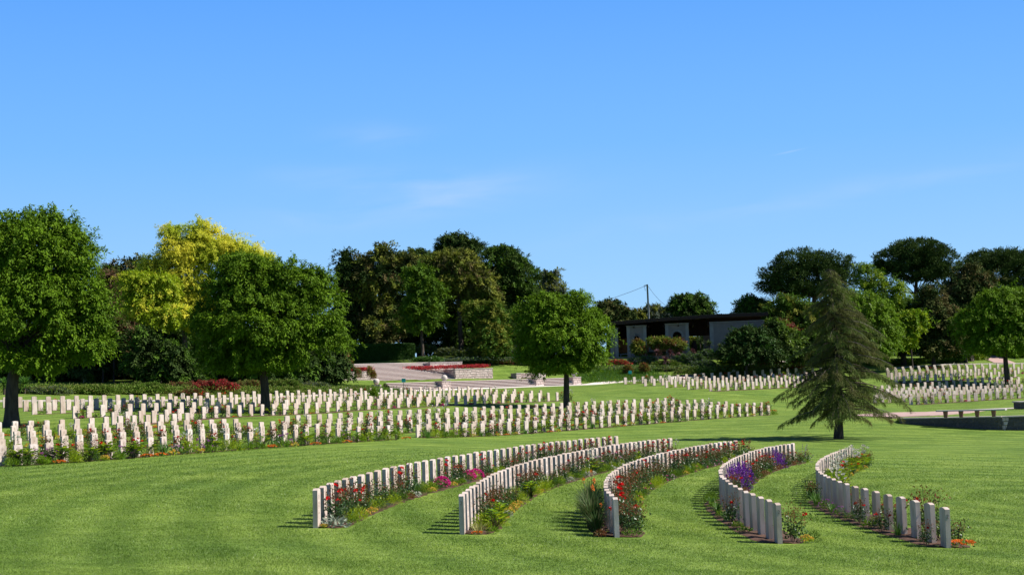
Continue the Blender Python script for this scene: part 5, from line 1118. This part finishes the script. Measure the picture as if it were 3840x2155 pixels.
along('heath_planting', 'low mixed ground cover on the bank before the pavilion', 'ground cover', [G(2230, 195), G(2450, 196), G(2700, 197), G(2950, 201), G(3150, 206)], 16000, .6, ['heath', 'mid', 'grey', 'heath'], wid=5.)
along('heath_planting', 'low grey and green ground cover above the crimson bed', 'ground cover', [G(1650, 197), G(1800, 199), G(1990, 201)], 11000, .5, ['grey', 'heath', 'lav', 'mid'], wid=5.)
along('heath_planting', 'low green ground cover behind the far right headstones', 'ground cover', [G(3250, 208), G(3420, 211), G(3560, 213)], 7000, .5, ['cel', 'mid', 'lime'], wid=3.)
# yuccas, palms, cordylines
def rosette(name, lab, cat, x, y, r, Y, mat, n=90, stem=True, wd=.07, group=None):
    c = P(x, y, Y); g = np.array([c[0], c[1], gz(c[0], c[1])]); root = empty(name, tuple(g)); h = c-g; k = r*Y/F
    A = MB(); u = unit(n, -.35); ax = u; pos = h+u*.05
    for q in range(3):   # three joined lengths make each leaf arch
        pass
    V = []; Fq = []; kk = 0
    for a in u:
        s = np.cross(a, [0, 0, 1]); s /= np.linalg.norm(s)+1e-6; L = k*rng.uniform(.75, 1.1)
        for z in (0, .4, .75, 1):
            p = h+a*L*z+np.array([0, 0, -.28*L*z*z]); w_ = wd*(1-z**2)*.5+.004; V += [p-s*w_, p+s*w_]
            if z: Fq.append([kk-2, kk-1, kk+1, kk])
            kk += 2
    A.add(np.array(V), [np.array(Fq)], M[mat]); A.build('foliage', root)
    if stem and h[2] > .3: mb = MB(); mb.tube([(0, 0, -.1), h*.5+np.array([.03, 0, 0]), h], [.11, .08, .07], M['bark']); mb.build('trunk', root)
    tag(root, lab, cat, group or 'yuccas, cordylines and palms on the banks')
for x, y, r, Y, lab in [(655,1405,48,144,'spiky green yucca left of the tallest yucca'),(716,1388,50,146,'tallest spiky green yucca under the golden tree'),(578,1425,34,143,'small spiky yucca right of the left thicket'),(610,1402,34,147,'dim yucca behind the two bright ones'),(92,1438,52,130,'spiky yucca just right of the left trunk'),(15,1440,40,128,'dark yucca at the left edge')]:
    rosette('yucca', lab, 'yucca', x, y, r, Y, 'strap' if 'bright' not in lab else 'strapd', 120, wd=.1)
for x, y, r, Y, lab in [(588,1262,46,152,'fan palm with green crown under the golden tree'),(600,1310,40,151,'lower brown fronded fan palm crown'),(425,1262,38,154,'dry brown fan palm beside the dark thicket'),(385,1375,30,151,'small palm on a thin trunk in the dark thicket')]:
    rosette('fan_palm', lab, 'palm', x, y, r, Y, 'strapd', 130, wd=.16)
for x, y, r, Y, lab in [(2465,1322,26,197,'leftmost purple leaved cordyline'),(2495,1350,26,195,'lowest purple leaved cordyline'),(2512,1322,26,198,'second purple leaved cordyline in the row'),(2545,1318,28,199,'purple leaved cordyline before the second pier'),(2598,1318,20,200,'small purple leaved cordyline left of the oleander')]:
    rosette('cordyline', lab, 'cordyline', x, y, r, Y, 'purpl', 110, wd=.12)
for x, y, r, Y, lab in [(2625,1278,26,201,'bright green yucca in the building opening'),(2660,1290,26,201,'dark green yucca before the right wall'),(2700,1300,24,201,'dark green yucca left of the big dark bush')]:
    rosette('yucca', lab, 'yucca', x, y, r, Y, 'strapd', 90, wd=.1)
for x, y, rx, ry, lab, tx in [(2393,1300,28,26,'small loquat tree before the first arch',2410),(2470,1280,48,18,'spreading loquat tree before the building piers',2440),(2530,1285,45,18,'loquat tree before the second arch',2520)]:
    tree('loquat_tree', lab, 'tree', tx, 1352, 199.5, [(x, y, rx, ry), (x+8, y+12, rx*.8, ry*.8)], 3600, .34, .12, ['olive','mid','olive','rose_new'], rad=.07, tx=x, ty=y+18, bark='bark_pale', nb=10, clump=.5, group='loquat trees before the building')
tree('bare_shrub', 'thin pale stemmed shrub in the dark left thicket', 'shrub', 312, 1452, 148, [(305,1395,26,14)], 500, .25, .08, ['dark'], rad=.06, tx=312, ty=1420, bark='bark_pale', nb=12, clump=.5)
for q, (x, y, rx, ry) in enumerate([(1296,1415,13,20),(1345,1408,12,28),(1388,1402,9,28),(1402,1412,9,22)]):
    shrub('russet_shrub', ['leftmost small russet shrub before the left stone wall','upright russet shrub before the left stone wall','tallest thin russet shrub at the wall end','thin russet shrub nearest the steps'][q], 'bush', x, y, rx, ry, 172, 700, .2, .07, ['redsh', 'olive'])
shrub('russet_shrub', 'young green shrub among the upper left headstones', 'bush', 1402, 1480, 14, 22, 134, 900, .16, .07, ['lime', 'cel2'])
tree('dark_evergreen', 'tall dark evergreen backing the golden tree', 'tree', 620, 1440, 178, [(600,1180,190,110),(480,1200,80,110),(760,1180,100,110),(640,1290,160,90)], 34000, .5, .22, ['dark', 'dark', 'mid'], rad=.3, clump=1.1)
tree('dark_evergreen', 'dark evergreen backing the rounded tree at the right', 'tree', 3560, 1345, 226, [(3500,1240,120,70),(3640,1240,110,80),(3740,1200,90,80),(3300,1240,90,80)], 26000, .5, .22, ['dark', 'mid'], rad=.3, clump=1.1)
for x, y, rx, ry, lab in [(545,1310,50,85,'dark evergreen bush under the yellow green tree'),(640,1340,60,60,'dark evergreen bush before the golden tree trunk')]:
    tree('dark_evergreen', lab, 'tree', x, 1448, 145, [(x, y, rx, ry), (x+10, y+50, rx*1.2, 50)], 9000, .4, .16, ['dark', 'mid', 'dark'], rad=.1, clump=.8, sprays=100, group='dark evergreens under the left trees')
for x, y, rx, ry, lab in [(2620,1290,60,40,'green garden tree seen through the right opening of the pavilion'),(2520,1290,60,40,'garden tree seen through the second arch of the pavilion'),(2700,1250,60,60,'garden tree behind the right pavilion wall')]:
    tree('garden_tree', lab, 'tree', x, 1338, 228, [(x, y, rx, ry), (x, y+30, rx, 25)], 9000, .4, .18, ['olive', 'mid'], rad=.12, clump=.8)
SKY_SAT = 1.15; SKY_STR = .05; EXPO = 0.85
# ------------------------------------------------------------------ light and sky
SUN_EL = R(44); az = math.radians(-3)   # sun stands to the right, a touch beyond the scene
sd = Vector((math.cos(az)*math.cos(SUN_EL), math.sin(az)*math.cos(SUN_EL), math.sin(SUN_EL)))
sl = bpy.data.lights.new('sun', 'SUN'); sl.energy = 5.0; sl.angle = R(.5); sl.color = (1, .95, .88)
so = bpy.data.objects.new('sun', sl); C.objects.link(so); so.rotation_euler = sd.to_track_quat('Z', 'Y').to_euler()
w = bpy.data.worlds.new('World'); bpy.context.scene.world = w; w.use_nodes = True; nt = w.node_tree; n = nt.nodes; l = nt.links; n.clear()
sky = n.new('ShaderNodeTexSky'); sky.sky_type = 'NISHITA'; sky.sun_disc = False; sky.sun_elevation = SUN_EL; sky.sun_rotation = math.atan2(sd.x, sd.y)
sky.altitude = 300; sky.air_density = 1.0; sky.dust_density = .3; sky.ozone_density = 3.0
hs = n.new('ShaderNodeHueSaturation'); hs.inputs['Saturation'].default_value = SKY_SAT; hs.inputs['Value'].default_value = 1; l.new(sky.outputs[0], hs.inputs['Color'])
g = n.new('ShaderNodeTexCoord'); sx = n.new('ShaderNodeSeparateXYZ'); l.new(g.outputs['Generated'], sx.inputs[0])
def mth(op, a, b=None, c=None):
    m = n.new('ShaderNodeMath'); m.operation = op
    for i, v in enumerate((a, b, c)):
        if v is None: continue
        if isinstance(v, (int, float)): m.inputs[i].default_value = v
        else: l.new(v, m.inputs[i])
    return m.outputs[0]
ax = mth('ARCTAN2', sx.outputs[0], sx.outputs[1]); el = mth('ARCSINE', sx.outputs[2])
cx = n.new('ShaderNodeCombineXYZ'); l.new(mth('MULTIPLY', ax, 9.), cx.inputs[0]); l.new(mth('ADD', mth('MULTIPLY', el, 42.), mth('MULTIPLY', ax, -2.)), cx.inputs[1])
no = n.new('ShaderNodeTexNoise'); no.inputs['Scale'].default_value = 1.3; no.inputs['Detail'].default_value = 5; no.inputs['Distortion'].default_value = .5; l.new(cx.outputs[0], no.inputs['Vector'])
cl = mth('MULTIPLY', mth('SUBTRACT', no.outputs[0], .36), 2.6)
def blob(a0, e0, wa, we, k, tilt=0):
    da = mth('DIVIDE', mth('SUBTRACT', ax, a0), wa); de = mth('DIVIDE', mth('SUBTRACT', mth('SUBTRACT', el, e0), mth('MULTIPLY', mth('SUBTRACT', ax, a0), tilt)), we)
    q = mth('ADD', mth('MULTIPLY', da, da), mth('MULTIPLY', de, de)); return mth('MULTIPLY', mth('POWER', 2.718, mth('MULTIPLY', q, -1.)), k)
b = mth('ADD', blob(-.065, .122, .085, .012, .36, .10), blob(-.07, .136, .07, .008, .3, -.05)); b = mth('ADD', b, blob(-.085, .165, .03, .008, .2)); b = mth('ADD', b, blob(.20, .115, .16, .008, .22, .12))
b = mth('MULTIPLY', b, mth('MAXIMUM', cl, 0.)); 
b = mth('ADD', b, blob(.181, .1445, .0075, .0005, .22, .155))   # short contrail
b = mth('MINIMUM', b, .8)
er = ramp(n, [(0, (.25, .41, .57)), (.25, (.195, .365, .575)), (.6, (.115, .29, .58)), (1, (.068, .22, .575))]); l.new(mth('DIVIDE', el, .26), er.inputs[0])
lo = n.new('ShaderNodeMixRGB'); lo.blend_type = 'MIX'; fd = n.new('ShaderNodeMapRange'); fd.inputs[1].default_value = .26; fd.inputs[2].default_value = .38; fd.inputs[3].default_value = .97; fd.inputs[4].default_value = 0; l.new(el, fd.inputs[0])
vs = n.new('ShaderNodeVectorMath'); vs.operation = 'SCALE'; vs.inputs[3].default_value = 1/SKY_STR; l.new(er.outputs[0], vs.inputs[0])
l.new(fd.outputs[0], lo.inputs[0]); l.new(hs.outputs[0], lo.inputs[1]); l.new(vs.outputs[0], lo.inputs[2])
mx = n.new('ShaderNodeMixRGB'); l.new(b, mx.inputs[0]); l.new(lo.outputs[0], mx.inputs[1]); mx.inputs[2].default_value = (.34/SKY_STR, .42/SKY_STR, .54/SKY_STR, 1)
bg = n.new('ShaderNodeBackground'); bg.inputs[1].default_value = SKY_STR; l.new(mx.outputs[0], bg.inputs[0])
o = n.new('ShaderNodeOutputWorld'); l.new(bg.outputs[0], o.inputs[0])
sc_ = bpy.context.scene; sc_.view_settings.view_transform = 'Standard'; sc_.view_settings.look = 'None'; sc_.view_settings.gamma = 1; sc_.view_settings.exposure = EXPO
